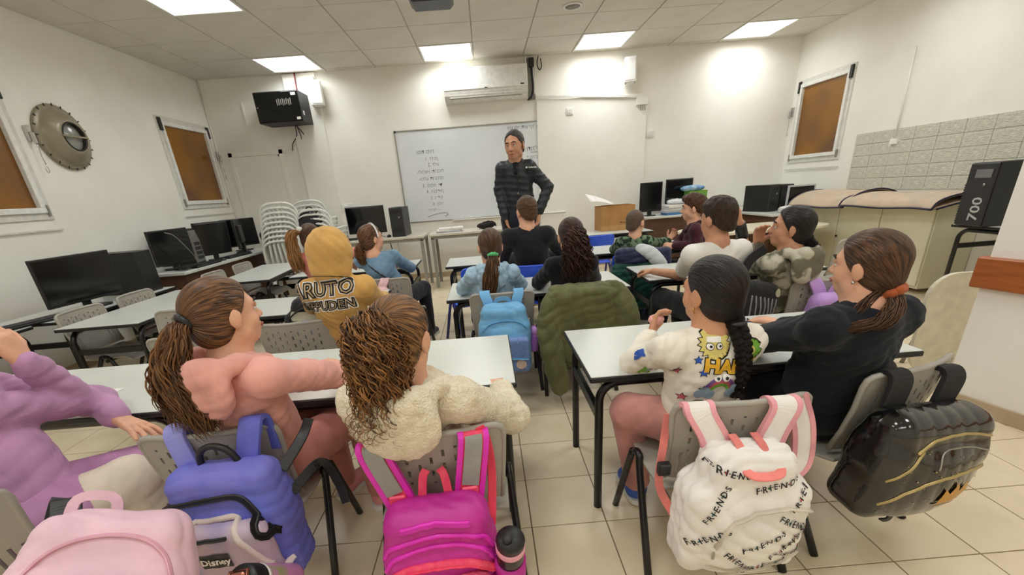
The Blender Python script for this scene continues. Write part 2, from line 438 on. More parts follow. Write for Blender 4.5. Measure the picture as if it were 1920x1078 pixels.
def struct(o): o['kind'] = 'structure'; return o
def wall_with_holes(name, axis, pos, thick, a0, a1, holes):
    """wall plane at constant x (axis 0) or y (axis 1), made of solid strips around the holes"""
    mb = MB(); cuts = sorted(set([a0, a1]+[h[0] for h in holes]+[h[1] for h in holes]))
    def put(u0, u1, z0, z1):
        if u1-u0 < 1e-4 or z1-z0 < 1e-4: return
        if axis == 0: mb.box((min(pos, pos+thick), u0, z0), (max(pos, pos+thick), u1, z1))
        else: mb.box((u0, min(pos, pos+thick), z0), (u1, max(pos, pos+thick), z1))
    for u0, u1 in zip(cuts[:-1], cuts[1:]):
        h = [q for q in holes if q[0] <= u0+1e-6 and q[1] >= u1-1e-6]
        if h: put(u0, u1, 0, h[0][2]); put(u0, u1, h[0][3], ZC+0.1)
        else: put(u0, u1, 0, ZC+0.1)
    return struct(mb.build(name, M_wall))
WIN = [(3.12, 4.11, 1.28, 2.35), (5.87, 6.90, 1.29, 2.34)]
WINR = (5.90, 6.90, 1.29, 2.35)
w_left = wall_with_holes('wall_left', 0, XL, -0.2, YN, YB, [(a+.07, b-.07, c+.07, d-.07) for a, b, c, d in WIN])
w_right = wall_with_holes('wall_right', 0, XR, 0.2, YN, YB, [(WINR[0]+.07, WINR[1]-.07, WINR[2]+.07, WINR[3]-.07)])
mb = MB(); mb.box((XL-.2, YB, 0), (XR+.2, YB+.2, ZC+.1))
w_back = struct(mb.build('wall_back', M_wall))
mb = MB(); mb.box((XL-.2, YN-.2, 0), (XR+.2, YN, ZC+.1)); struct(mb.build('wall_front', M_wall))
# shallow pier between the cabinet corner and the whiteboard, wall board right of it
mb = MB(); mb.box((-2.60, YB-.05, 0), (-2.17, YB, ZC-.01)); mb.build('pilaster', M_wall, w_back)
mb = MB(); mb.box((0.84, YB-.03, 0), (2.42, YB, 2.36), 0.004); mb.build('wall_lining', M_wall, w_back)
# right partition wall with its timber rail
mb = MB(); mb.box((0, -3.95, 0), (.16, 0, ZC-.002))
part = struct(mb.build('wall_partition', M_wall)); part.location = (2.405, 2.01, 0); part.rotation_euler.z = .245
mb = MB(); mb.box((-.035, -3.5, 0.632), (.195, .03, 0.778), 0.006)
tr = struct(mb.build('trim_1', mat('rail_wood', (168, 96, 44), 0.4, 0, (152, 84, 34), 6, 0.05, 40, stretch=(8, 1, 8)))); tr.location = (2.405, 2.01, 0); tr.rotation_euler.z = .245
mb = MB(); mb.box((-.014, -3.5, 0), (0, .0, 0.075)); o = struct(mb.build('baseboard_partition', M_base)); o.location = (2.405, 2.01, 0); o.rotation_euler.z = .245
mb = MB(); mb.box((XL, YB-.012, 0), (-2.60, YB, .08)); mb.box((-2.17, YB-.012, 0), (0.84, YB, .08)); mb.box((.84, YB-.042, 0), (2.42, YB-.03, .08)); mb.box((2.42, YB-.012, 0), (XR, YB, .08)); mb.box((-2.61, YB-.062, 0), (-2.16, YB-.05, .08))
struct(mb.build('baseboard_back', M_base))
mb = MB(); mb.box((XL, YN, 0), (XL+.012, YB-.013, .08)); struct(mb.build('baseboard_left', M_base))
mb = MB(); mb.box((XR-.012, YN, 0), (XR, YB-.013, .08)); struct(mb.build('baseboard_right', M_base))

# floor: grout bed with laid tiles
mb = MB(); mb.box((XL-.2, YN-.2, -.1), (XR+.2, YB+.2, -.004)); floor = struct(mb.build('floor', M_grout))
T_ = 0.29710; FX, FY = 0.0805, 1.6276
tm = MB().box((0.0022, 0.0022, -.012), (T_-.0022, T_-.0022, 0), 0.0012)
rest = MB(); tile_me = None
i0, i1 = math.floor((XL-FX)/T_), math.ceil((XR-FX)/T_); j0, j1 = math.floor((YN-FY)/T_), math.ceil((YB-FY)/T_)
for i in range(i0, i1):
    for j in range(j0, j1):
        x, y = FX+i*T_, FY+j*T_
        if -2.1 < x < 2.6 and 0.2 < y < 5.3:
            if tile_me is None:
                o = tm.build('floor_tile', M_floor, floor); tile_me = o.data
            else: o = link(bpy.data.objects.new('floor_tile', tile_me), floor)
            o.location = (x, y, random.uniform(-.0004, 0))
        else:
            x0, x1, y0, y1 = max(x, XL)+.002, min(x+T_, XR)-.002, max(y, YN)+.002, min(y+T_, YB)-.002
            if x1 > x0 and y1 > y0: rest.box((x0, y0, -.012), (x1, y1, 0))
o = rest.build('floor_tiles_beyond', M_floor, floor); o['kind'] = 'stuff'

# ceiling: slab, hung tiles
mb = MB(); mb.box((XL-.2, YN-.2, ZC+.012), (XR+.2, YB+.2, ZC+.15)); ceil = struct(mb.build('ceiling', M_grid))
G = 0.668; CX, CY = -2.667, 6.213
tm = MB().box((0.006, 0.006, 0), (G-.006, G-.006, .014), 0.003); ct_me = None
LIGHTS = [(CX+3*G*i, CY-3*G*j) for j in range(5) for i in range(4)]  # last row is unseen, added behind the camera to brighten the foreground floor
def is_light(x, y): return any(abs(x-a) < .1 and abs(y-b) < .1 for a, b in LIGHTS)
for i in range(-2, 12):
    for j in range(-13, 3):
        x, y = CX+i*G, CY+j*G
        if x > XR-.05 or x+G < XL+.05 or y > YB-.05 or y+G < YN+.05 or is_light(x, y): continue
        x0, x1, y0, y1 = max(x, XL), min(x+G, XR), max(y, YN), min(y+G, YB)
        if ct_me is None: o = tm.build('ceiling_tile', M_ceil, ceil); ct_me = o.data
        else: o = link(bpy.data.objects.new('ceiling_tile', ct_me), ceil)
        o.location = (x0, y0, ZC+random.uniform(-.001, .002)); o.scale = ((x1-x0)/G, (y1-y0)/G, 1)
M_panel = mat('light_diffuser', (255, 250, 240), 0.5, emit=DIFFUSER)
lampd = bpy.data.lights.new('panel_lamp', 'AREA'); lampd.shape = 'SQUARE'; lampd.size = .59; lampd.energy = LAMP_W; lampd.spread = LAMP_SPREAD; lampd.color = (.955, .985, 1.0)
LL = ['lit square ceiling panel near the back-left corner above the black cabinet', 'lit square ceiling panel just left of the air conditioner',
      'lit square ceiling panel right of the air conditioner', 'lit square ceiling panel near the back-right corner',
      'big lit ceiling panel cut by the top edge at the left', 'lit ceiling panel mostly hidden behind the projector']
for n, (x, y) in enumerate(LIGHTS):
    r = empty('ceiling_light', (x+G/2, y+G/2, ZC), 0, LL[n] if n < 6 else 'lit ceiling panel out of view, %s row from the whiteboard, %s from the left' % (('first', 'second', 'third', 'fourth', 'fifth')[n//4], ('first', 'second', 'third', 'fourth')[n % 4]), 'ceiling light', 'lit ceiling panels')
    mb = MB(); s = G/2-.006; q = .022
    mb.box((-s, -s, -.006), (s, -s+q, .01)); mb.box((-s, s-q, -.006), (s, s, .01)); mb.box((-s, -s+q, -.006), (-s+q, s-q, .01)); mb.box((s-q, -s+q, -.006), (s, s-q, .01))
    mb.build('light_frame', M_white, r)
    mb = MB(); mb.box((-s+q, -s+q, -.001), (s-q, s-q, .006)); mb.build('diffuser', M_panel, r)
    lo_ = link(bpy.data.objects.new('lamp', lampd), r); lo_.location = (0, 0, -.008)

# windows (amber panes in white painted frames)
def window(n, x, side, y0, y1, z0, z1, handle_at):
    """side=+1: the room lies towards +x"""
    r = struct(empty('window_%d' % n, (x, (y0+y1)/2, z0)))
    def B(mb, xa, xb, ya, yb, za, zb, b=.004):
        xs = sorted((side*xa, side*xb)); mb.box((xs[0], ya-(y0+y1)/2, za-z0), (xs[1], yb-(y0+y1)/2, zb-z0), b); return mb
    mb = MB(); q = .075
    for a in ((y0, y1, z0, z0+q), (y0, y1, z1-q, z1), (y0, y0+q, z0+q, z1-q), (y1-q, y1, z0+q, z1-q)): B(mb, -.06, .012, *a)
    mb.build('window_frame', M_frame, r)
    mb = MB(); p = .045; a0, a1, b0, b1 = y0+q-.02, y1-q+.02, z0+q-.02, z1-q+.02
    for a in ((a0, a1, b0, b0+p), (a0, a1, b1-p, b1), (a0, a0+p, b0+p, b1-p), (a1-p, a1, b0+p, b1-p)): B(mb, -.03, .03, *a)
    mb.build('sash', M_wplas, r)
    mb = MB(); B(mb, -.02, -.008, a0+p, a1-p, b0+p, b1-p, 0); mb.build('pane', M_amber, r)
    mb = MB(); B(mb, -.16, -.12, a0, a1, b0, b1, 0); mb.build('shutter', mat('brown_shutter', (96, 62, 26), 0.6), r)
    for yy in (y0+.02, y1-.06):
        mb = MB(); B(mb, .012, .035, yy, yy+.045, z1-.16, z1-.02); mb.build('hinge', M_black, r)
    for yy in (y0+.03, y1-.05):
        mb = MB(); B(mb, .012, .03, yy, yy+.02, z0+.03, z0+.12); mb.build('stay', M_grey, r)
    mb = MB(); B(mb, .012, .02, y0-.03, y1+.03, z0-.09, z0-.075, .002); mb.build('sill_line', M_frame, r)
    yy = handle_at; mb = MB(); B(mb, .0, .03, yy-.02, yy+.02, z0+.62, z0+.74); B(mb, .03, .055, yy-.012, yy+.012, z0+.6, z0+.69)
    mb.build('latch', M_chrome, r)
    mb = MB(); pts = [(side*.045, yy-(y0+y1)/2+.004*math.sin(k), .6-.02*k) for k in range(9)]
    mb.tube(pts, .004, 5)
    mb.tube([(side*.045, yy-(y0+y1)/2+.014*math.cos(a), .40+.025*math.sin(a)) for a in np.linspace(0, 2*pi, 10)[:-1]], .003, 5, closed=True)
    mb.build('pull_chain', M_chrome, r)
    return r
window(1, XL, 1, *WIN[0], 4.20); window(2, XL, 1, *WIN[1], 6.955); window(3, XR, -1, *WINR, 6.955)
# painted-over door in the back-left corner
d = struct(empty('door_1', (-3.20, YB, 0)))
mb = MB(); mb.box((-.36, -.012, 0), (.30, 0, 1.94), .004); mb.build('door_leaf', M_wall, d)
mb = MB(); mb.box((-.42, -.028, 0), (-.36, 0, 2.0), .004); mb.box((.30, -.028, 0), (.36, 0, 2.0), .004); mb.box((-.42, -.028, 1.94), (.36, 0, 2.0), .004); mb.build('door_frame', M_wall, d)
mb = MB(); mb.tube([(XL+.012, YB-.012, 0.1), (XL+.012, YB-.012, ZC)], .012, 6); struct(mb.build('trim_2', M_wall))
mb = MB(); mb.box((-3.26, YB-.02, 2.34), (-3.235, YB, 2.60), .003); struct(mb.build('trim_3', M_wall))

# stone tiles on the right wall, five courses
stone = mat('relief_stone', (212, 212, 198), 0.8, 0, (196, 196, 182), 30, 0.9, 55, 0.3, stretch=(1, 1, 2.2))
ST_me = [MB().box((-.012, .0015, .0015), (.0, .2555, .1225), .003).build('stone_tile', stone, w_right).data]
first = True; z = .93
for c in range(5):
    y = 5.66-.02*(4-c)*0; k = 0
    y = 5.67; cut = 0
    while y > 2.3:
        L_ = .257-(cut if k == 0 else 0); y2 = y-L_
        if first: o = [q for q in CH['wall_right'] if q.name.startswith('stone_tile')][0]; first = False
        else: o = link(bpy.data.objects.new('stone_tile', ST_me[0]), w_right)
        o.location = (XR+random.uniform(-.001, .0015), y2, z); o.scale = (1, L_/.257, 1); y = y2; k += 1
    z += .124
# ------------------------------------------------------------------ school tables
M_top = mat('white_laminate', (206, 210, 204), 0.28, 0, (200, 204, 198), 4)
M_edge = mat('black_edge', (24, 24, 25), 0.5)
M_tube = mat('black_tube', (20, 20, 21), 0.32)
def make_table(w=1.2, d=.55, h=TZ, name='school_table'):
    r = empty(name)
    MB().box((-w/2+.004, -d/2+.004, h-.004), (w/2-.004, d/2-.004, h), .0015).build('tabletop', M_top, r)
    MB().box((-w/2, -d/2, h-.024), (w/2, d/2, h-.003), .004).build('edge_band', M_edge, r)
    for sx in (-1, 1):
        for sy in (-1, 1):
            x, y, zt, R = sx*(w/2-.045), sy*(d/2-.05), h-.045, .075
            pts = [(x, y, 0), (x, y, zt-R)]+[(x-sx*R*(1-math.cos(a)), y, zt-R+R*math.sin(a)) for a in np.linspace(.15, pi/2, 6)]+[(0.002*sx, y, zt)]
            MB().tube(pts, .0165, 10).build('leg', M_tube, r)
    for sx in (-1, 1):
        MB().box((sx*(w/2-.045)-.012, -d/2+.06, h-.20), (sx*(w/2-.045)+.012, d/2-.06, h-.16), .003).build('side_rail', M_tube, r)
    return r
TABLES = [
 ((.92, 1.645), 0, 'white school table with the print-sweatshirt girl and the girl in black'),
 ((-.54, 1.66), 0, 'white school table in front of the girls in pink and in cream'),
 ((-1.765, 1.665), 0, 'white school table where the girl in purple rests her elbow'),
 ((.30, 3.0), 0, 'white school table of the girl with light blue backpack and the curly-haired girl'),
 ((1.66, 3.10), -.02, 'white school table where the boy in white leans his forearm'),
 ((-1.36, 2.97), 0, 'white school table in front of the child in the tan hoodie'),
 ((.18, 4.35), 0, 'white school table in front of the boy in black, front row'),
 ((1.50, 4.40), 0, 'white school table in front of the boys in green camouflage and maroon'),
 ((-1.33, 4.46), 0, 'white school table of the girl in denim, front row at the left'),
 ((-2.59, 3.38), pi/2, 'white school table set sideways behind the pink-hoodie girl, nearer of two'),
 ((-2.42, 4.76), pi/2+.06, 'white school table set sideways by the stacked white chairs, farther of two'),
 ((-3.44, 2.36), pi/2, 'white table at the left wall holding the keyboard nearest the camera'),
 ((-3.30, 3.62), pi/2, 'white table at the left wall holding the biggest black monitor'),
 ((1.55, 5.98), 0, 'white table at the back wall holding the cardboard box'),
]
tab0 = make_table()
for k, (p, a, lb) in enumerate(TABLES):
    o = tab0 if k == 0 else copy_tree(tab0)
    o.location = (p[0], p[1], 0); o.rotation_euler.z = a; tag(o, lb, 'table', 'white school tables')

# ------------------------------------------------------------------ perforated shell chairs
M_shell = mat('grey_shell', (166, 162, 152), 0.42, 0, (158, 154, 144), 8)
M_shellw = mat('pale_shell', (205, 205, 200), 0.42)
M_blue = mat('blue_shell', (58, 98, 232), 0.38)
def chair_back(m, r, slots=True, W=.385, z0=.37, z1=.67, y0=-.16, y1=-.225, T=.012):
    """curved backrest with real slots, bent backwards, closed into a solid shell"""
    nu, nv = 46, 40; V = []; F = []
    def pt(u, v, off):
        a = (u-.5)*2; wv = W/2*(1-.10*(1-v)-.0*v)
        x = a*wv; z = z0+(z1-z0)*v; y = y0+(y1-y0)*v+.035*a*a-off*T-.012*math.sin(v*pi)
        return (x, y, z)
    def hole(i, j):
        u, v = (i+.5)/(nu-1), (j+.5)/(nv-1)
        cu, cv = abs(u-.5)*2, v
        if v > .90 or v < .06 or cu > .90: return True if (max(0, cu-.86)/.14)**2+(max(0, v-.90)/.10)**2 > 1.0 and v > .9 and cu > .86 else False
        if not slots: return False
        if .44 < v < .86 and cu < .80:
            col = i % 4 == 1; ph = (j+(3 if (i//4) % 2 else 0)) % 6
            return col and ph < 3
        if .10 < v < .40 and cu > .62: return i % 3 == 0
        return False
    H = [[hole(i, j) for j in range(nv-1)] for i in range(nu-1)]
    for s in (0, 1):
        for i in range(nu):
            for j in range(nv): V.append(pt(i/(nu-1), j/(nv-1), s))
    id_ = lambda s, i, j: s*nu*nv+i*nv+j
    solid = lambda i, j: 0 <= i < nu-1 and 0 <= j < nv-1 and not H[i][j]
    for i in range(nu-1):
        for j in range(nv-1):
            if H[i][j]: continue
            F.append((id_(0, i, j), id_(0, i, j+1), id_(0, i+1, j+1), id_(0, i+1, j)))
            F.append((id_(1, i, j), id_(1, i+1, j), id_(1, i+1, j+1), id_(1, i, j+1)))
            for (di, dj, p, q) in ((-1, 0, (i, j+1), (i, j)), (1, 0, (i+1, j), (i+1, j+1)), (0, -1, (i, j), (i+1, j)), (0, 1, (i+1, j+1), (i, j+1))):
                if not solid(i+di, j+dj): F.append((id_(0, *p), id_(0, *q), id_(1, *q), id_(1, *p)))
    o = mesh_obj('backrest', V, F, m, r)
    me = o.data; bm = bmesh.new(); bm.from_mesh(me); bmesh.ops.delete(bm, geom=[v for v in bm.verts if not v.link_faces], context='VERTS'); bm.to_mesh(me); bm.free()
    return o
def make_chair(m, name='school_chair', slots=True, tube=M_tube, sz=.36):
    r = empty(name)
    b = chair_back(m, r, slots, z0=sz+.02, z1=sz+.31)
    rim = []
    W = .385; z0, z1 = sz+.02, sz+.31
    for (a, v) in [(-1, 0), (-1, .3), (-1, .6), (-1, .88), (-.97, .95), (-.9, .985), (-.8, 1), (-.4, 1), (0, 1), (.4, 1), (.8, 1), (.9, .985), (.97, .95), (1, .88), (1, .6), (1, .3), (1, 0)]:
        rim.append((a*W/2*(1-.10*(1-v)), -.16-.065*v+.035*a*a-.006-.012*math.sin(v*pi), z0+(z1-z0)*v))
    MB().tube(rim, .0095, 8).build('back_rim', m, r)
    def seat(u, v):
        a = (u-.5)*2; y = -.165+.37*v; z = sz-.018*math.exp(-((v-.35)/.3)**2)*(1-a*a*.6)+.012*max(0, .12-v)*40*.1-.035*max(0, v-.86)/.14
        return (a*(.19+.008*math.sin(v*pi)), y, z)
    mb = MB(); mb.grid(seat, 13, 15); o = mb.build('seat', m, r); md = o.modifiers.new('thickness', 'SOLIDIFY'); md.thickness = .012; md.offset = -1
    bv = o.modifiers.new('round', 'BEVEL'); bv.width = .004; bv.segments = 2
    for sx in (-1, 1):       # bent side frame: front leg and rear leg meet over the seat side
        x = sx*.205; t = sz+.005
        f = [(x+sx*.02, .19, 0), (x+sx*.006, .075, t-.05), (x, .055, t-.015), (x, .03, t)]
        q = [(x, .03, t), (x, .0, t-.004), (x+sx*.004, -.02, t-.05), (x+sx*.02, -.20, 0)]
        MB().tube(smooth_path(f, 12), .013, 9).build('leg', tube, r); MB().tube(smooth_path(q, 12), .013, 9).build('leg', tube, r)
    MB().tube([(-.205, .03, sz-.03), (.205, .03, sz-.03)], .011, 8).build('crossbar', tube, r)
    return r
ch0 = make_chair(M_shell); chb = make_chair(M_blue, slots=False, tube=mat('blue_grey_tube', (52, 60, 140), .4))
CHAIRS = [  # x, y, facing (0 = towards the whiteboard), label
 (-.86, 1.30, .06, 'grey perforated chair under the girl in the pink hoodie'),
 (-.20, 1.20, .04, 'grey perforated chair carrying the magenta backpack'),
 (.665, 1.23, .0, 'grey perforated chair carrying the white lettered backpack'),
 (1.19, 1.34, .30, 'grey perforated chair carrying the shiny black backpack'),
 (-1.48, .98, .5, 'grey perforated chair under the girl in purple at the left edge'),
 (.055, 2.75, 0, 'grey perforated chair carrying the light blue backpack'),
 (.52, 2.66, 0, 'grey perforated chair covered by the olive coat'),
 (-1.08, 2.44, .05, 'empty-backed grey chair with the round black bag behind the girl in pink'),
 (-1.62, 2.36, .2, 'grey perforated chair just left of the pink-hoodie girl\'s head'),
 (-.72, 2.62, .0, 'grey perforated chair under the child in the tan hoodie'),
 (1.30, 2.52, .1, 'grey perforated chair under the boy in the white shirt'),
 (1.82, 2.45, .0, 'grey perforated chair carrying the lilac backpack'),
 (-.80, 3.55, -.1, 'grey perforated chair carrying the pale pink backpack'),
 (-1.35, 3.62, 0, 'grey perforated chair under the girl with the long raised hair'),
 (2.88, 3.70, .5, 'pale grey empty chair in front of the cream cabinet'),
 (-3.0+.25, 3.10, -pi/2, 'pale chair tucked behind the nearer sideways table, closer to the camera'),
 (-3.0+.25, 3.62, -pi/2, 'pale chair tucked behind the nearer sideways table, farther along'),
 (-2.62, 4.50, -pi/2, 'pale chair tucked behind the farther sideways table, closer to the camera'),
 (-2.62, 5.06, -pi/2, 'pale chair tucked behind the farther sideways table, farther along'),
 (-2.05, 2.55, 2.9, 'grey chair beside the purple girl\'s face at the left edge'),
]
CHO = []
for k, (x, y, a, lb) in enumerate(CHAIRS):
    o = ch0 if k == 0 else copy_tree(ch0)
    o.location = (x, y, 0); o.rotation_euler.z = a; tag(o, lb, 'chair', 'grey perforated chairs'); CHO.append(o)
for k, (x, y, a, lb) in enumerate([(.38, 3.62, 0, 'blue plastic chair under the boy in black'), (1.24, 5.25, .1, 'empty blue plastic chair below the cardboard box'),
        (1.22, 3.80, 0, 'blue plastic chair draped with the green and navy jacket'), (-.16, 3.75, .5, 'blue plastic chair half hidden by the girl in light blue')]):
    o = chb if k == 0 else copy_tree(chb)
    o.location = (x, y, 0); o.rotation_euler.z = a; tag(o, lb, 'chair', 'blue plastic chairs')
# ------------------------------------------------------------------ whiteboard
def hebrew(lines, parent, m):
    for (s, x, z, size) in lines:
        V, Fc = text_polys(s, size, bold=-size*.012)
        V = V.copy(); V[:, 0] *= -1
        mesh_obj('writing', [(x+a, -.0075, z+b) for a, b in V], [f[::-1] for f in Fc], m, parent)
wb = empty('whiteboard', (.03, YB, .86), 0, 'large framed whiteboard covered with handwritten notes behind the standing man', 'whiteboard')
MB().box((-1.235, -.006, .01), (1.235, 0, 1.25), .001).build('board', mat('board_enamel', (222, 226, 228), .13, 0, (216, 221, 224), 2), wb)
for a in ((-1.25, -1.235, 0, 1.26), (1.235, 1.25, 0, 1.26), (-1.25, 1.25, 1.245, 1.26), (-1.25, 1.25, 0, .014)):
    MB().box((a[0], -.016, a[2]), (a[1], 0, a[3]), .002).build('rail', M_steel, wb)
for x in (-1.25, 1.225):
    for z in (0, 1.232): MB().box((x, -.02, z), (x+.027, .0, z+.03), .003).build('corner_cap', M_dark, wb)
MB().box((-.55, -.05, -.012), (1.2, -.01, .002), .003).build('pen_tray', M_wplas, wb)
M_ink = mat('marker_ink', (104, 108, 116), .6)
hebrew([('חוס תסו', -.84, .965, .075), ('קהל .1', -.76, .87, .07), ('ואל .2', -.74, .79, .07), ('חוברת אשכול-', -.80, .70, .068), ('מחברת שלנו-', -.80, .605, .068),
        ('דף מסמ .3', -.79, .51, .068), ('קופסה .4', -.76, .425, .068), ('ספר .5', -.75, .335, .068), ('יומן .6', -.74, .25, .068), ('— חזרה', -.80, .165, .055),
        ('שלום את הכיתות לקראת יום שני', .82, 1.19, .068), ('כללי הפעילות:', .90, .90, .095), ('הכיתה אנו שומרים *', .92, .79, .068), ('מקשיבים *', 1.0, .66, .068), ('עוזרים *', 1.0, .52, .068)], wb, M_ink)
mb = MB(); mb.tube([(.70, -.0075, .855), (1.08, -.0075, .86)], .003, 4); mb.build('underline', M_ink, wb)
mb = MB(); mb.tube(smooth_path([(-.92, -.0075, .07), (-.8, -.0075, .10), (-.66, -.0075, .115), (-.60, -.0075, .09), (-.66, -.0075, .06)], 16), .003, 4); mb.build('underline', M_ink, wb)

# ------------------------------------------------------------------ air conditioner and cables
ac = empty('air_conditioner', (.14, YB-.004, 2.40), 0, 'white split air conditioner mounted high above the whiteboard', 'air conditioner')
mb = MB(); mb.prism([(0, .38), (-.19, .385), (-.215, .36), (-.22, .13), (-.20, .06), (-.13, .0), (0, 0)], -.57, .57, M=np.array([[0, 0, 1.0], [1, 0, 0], [0, 1, 0]])); mb.build('body', M_wplas, ac)
MB().box((-.566, -.228, .12), (.566, -.215, .375), .006).build('front_panel', mat('gloss_white', (240, 240, 238), .2), ac)
mb = MB(); mb.box((-.50, -.004, -.012), (.49, .004, .05), .003, M=rotx(-.75), t=(0, -.185, .045)); mb.build('louvre', mat('louvre_white', (214, 214, 208), .4), ac)
mb = MB(); mb.tube([(-.5, -.205, .085), (.49, -.205, .085), (.49, -.165, .03), (-.5, -.165, .03)], .003, 4, closed=True); mb.build('louvre_gap', M_dark, ac)
MB().box((-.02, -.232, .126), (.02, -.226, .136), .001).build('sensor', M_black, ac)
MB().box((.47, -.231, .14), (.52, -.227, .155), .001).build('badge', M_dark, ac)
pip = empty('pipe_chase', (.80, YB, 2.40), 0, 'open pipe chase with black insulated pipes beside the air conditioner', 'pipes')
MB().box((-.10, -.10, -.02), (-.085, -.0, .48), .002).build('duct_side', M_wall, pip); MB().box((-.085, -.02, -.02), (.03, 0, .48), .002).build('duct_back', M_grey, pip)
mb = MB(); mb.tube(smooth_path([(-.02, -.06, .47), (-.01, -.06, .3), (.0, -.06, .1), (-.04, -.06, .0), (-.09, -.06, -.02)], 16), .016, 8); mb.build('pipe', M_black, pip)
mb = MB(); mb.tube(smooth_path([(.0, -.03, .48), (.01, -.03, .3), (.015, -.03, .05)], 10), .011, 8); mb.build('pipe', M_wplas, pip)
mb = MB(); mb.box((-.05, -.08, .36), (.02, -.03, .47), .008); mb.build('bracket', M_black, pip)
mb = MB(); mb.tube(smooth_path([(.09, -.02, .49), (.07, -.02, .40), (.10, -.02, .33), (.13, -.02, .37), (.12, -.02, .46)], 18), .007, 6); tag(mb.build('cable_loop', M_cable, None, off=(0, 0, 0)), 'black cable loop hanging from the ceiling beside the pipe chase', 'cable').location = (.80, YB, 2.40)
cd = empty('conduit', (1.6, YB-.03, 2.33), 0, 'white cable conduit running right from the air conditioner along the back wall', 'conduit')
mb = MB(); mb.box((-.77, -.03, .02), (.80, -.0, .05), .003, M=roty(.07)); mb.build('channel', M_wplas, cd)
mb = MB(); mb.box((.66, -.04, -.12), (.82, 0, -.02), .004); mb.build('end_box', M_wall, cd)
for i in range(3): mb = MB(); mb.tube([(.72+.03*i, -.03, -.11), (.725+.03*i, -.03, -.19)], .005, 6); mb.build('wire', M_grey, cd)
def plate(x, y, z, w_, h_, lb, face='y', m=M_wplas):
    r = empty('wall_plate', (x, y, z), 0, lb, 'socket')
    if face == 'y':
        MB().box((-w_/2, -.012, -h_/2), (w_/2, 0, h_/2), .004).build('plate', m, r); MB().box((-w_*.3, -.018, -h_*.3), (w_*.3, -.011, h_*.3), .003).build('insert', M_white, r)
    else:
        MB().box((-.012, -w_/2, -h_/2), (0, w_/2, h_/2), .004).build('plate', m, r); MB().box((-.03, -w_*.3, -h_*.3), (-.011, w_*.3, h_*.3), .003).build('insert', m, r)
    return r
plate(1.31, YB-.03, 2.20, .10, .09, 'blank white wall plate just above the whiteboard\'s right corner')
plate(2.50, YB, 1.84, .11, .10, 'white switch plate on the wall right of the whiteboard')
plate(-2.78, YB, 1.97, .30, .12, 'white socket strip under the black wall cabinet', m=M_wall)
plate(-2.08, YB, 1.15, .17, .11, 'white socket plate between the stacked chairs and the back monitor')
plate(XR, 5.12, 1.42, .14, .09, 'painted pipe clamp on the stone tiles', 'x', M_wall)
mb = MB(); mb.tube([(XR-.012, 5.12, 1.45), (XR-.012, 5.14, 2.3)], .010, 6); struct(mb.build('trim_4', M_wall))

# ------------------------------------------------------------------ wall cabinet, speakers, projector
nc = empty('network_cabinet', (-2.60, YB, 2.27), 0, 'black wall-mounted network cabinet with a dark glass door in the back-left corner', 'network cabinet')
MB().box((-.29, -.42, 0), (.29, -.05, .36), .006).build('case', mat('cabinet_black', (30, 30, 33), .5), nc)
MB().box((-.285, -.432, .012), (.285, -.42, .348), .004).build('glass_door', mat('dark_glass', (14, 15, 18), .1), nc)
MB().box((-.27, -.44, .17), (-.25, -.43, .19), .004).build('lock', M_chrome, nc)
for i in range(8): MB().box((.0+.025*i, -.436, .19+.006*(i % 3)), (.012+.025*i, -.432, .26+.01*(i % 2))).build('patch_cord', M_grey, nc)
MB().box((.20, -.436, .30), (.26, -.431, .33)).build('sticker', M_white, nc); MB().box((.22, -.436, .02), (.27, -.431, .05)).build('sticker', M_white, nc)
MB().box((.289, -.36, .08), (.292, -.32, .13)).build('sticker', M_white, nc)
for i in range(3): MB().box((.289, -.28+.03*i, .28), (.2915, -.265+.03*i, .30)).build('vent_slot', M_black, nc)
cb = empty('cabinet_cables', (-2.55, YB-.1, 2.27), 0, 'tangle of black cables hanging below the black wall cabinet', 'cable')
for i, pts in enumerate([[(0, 0, 0), (-.03, .05, -.12), (-.12, .07, -.22), (-.14, .07, -.30)], [(.02, 0, 0), (.03, .05, -.15), (.0, .07, -.25), (-.02, .07, -.33), (.05, .07, -.34)], [(.01, 0, 0), (.07, .05, -.10), (.08, .07, -.2), (.01, .07, -.27)]]):
    mb = MB(); mb.tube(smooth_path(pts, 18), .006, 6); mb.build('cord', M_cable, cb)
mb = MB(); mb.sphere((.06, .08, -.33), (.03, .015, .02), 10); mb.build('plug', M_black, cb)
rc = empty('red_cable', (-2.42, YB-.12, 2.64), 0, 'short red cable running up from the black cabinet to the ceiling', 'cable')
for i in range(2): mb = MB(); mb.tube(smooth_path([(.014*i, 0, 0), (.01*i-.004, .02, .1), (.012*i, .03, .25)], 8), .006, 6); mb.build('cord', mat('red_jacket', (150, 34, 30), .5) if i == 0 else M_dark, rc)
def speaker(x, lb, rz):
    r = empty('wall_speaker', (x, YB-.02, 2.47), rz, lb, 'speaker', 'white wall speakers')
    MB().box((-.085, -.16, 0), (.085, -.03, .31), .018).build('enclosure', M_wplas, r)
    MB().box((-.07, -.166, .03), (.07, -.158, .29), .006).build('grille', mat('speaker_cloth', (222, 222, 220), .7, 0, (205, 205, 203), 300, .2, 400), r)
    MB().box((-.03, -.04, .08), (.03, .02, .22), .004).build('bracket', M_wplas, r)
    for sx in (-.06, .06): MB().box((sx-.012, -.15, -.008), (sx+.012, -.125, .004), .003).build('foot', M_grey, r)
speaker(-2.19, 'white wall speaker beside the black wall cabinet', .25); speaker(2.17, 'white wall speaker above the right end of the conduit', -.3)
mb = MB(); mb.tube(smooth_path([(-2.30, YB-.03, ZC), (-2.2, YB-.04, ZC-.03), (-2.17, YB-.06, 2.77)], 8), .005, 6); tag(mb.build('speaker_wire', M_cable), 'thin black wire running from the ceiling to the left speaker', 'cable')
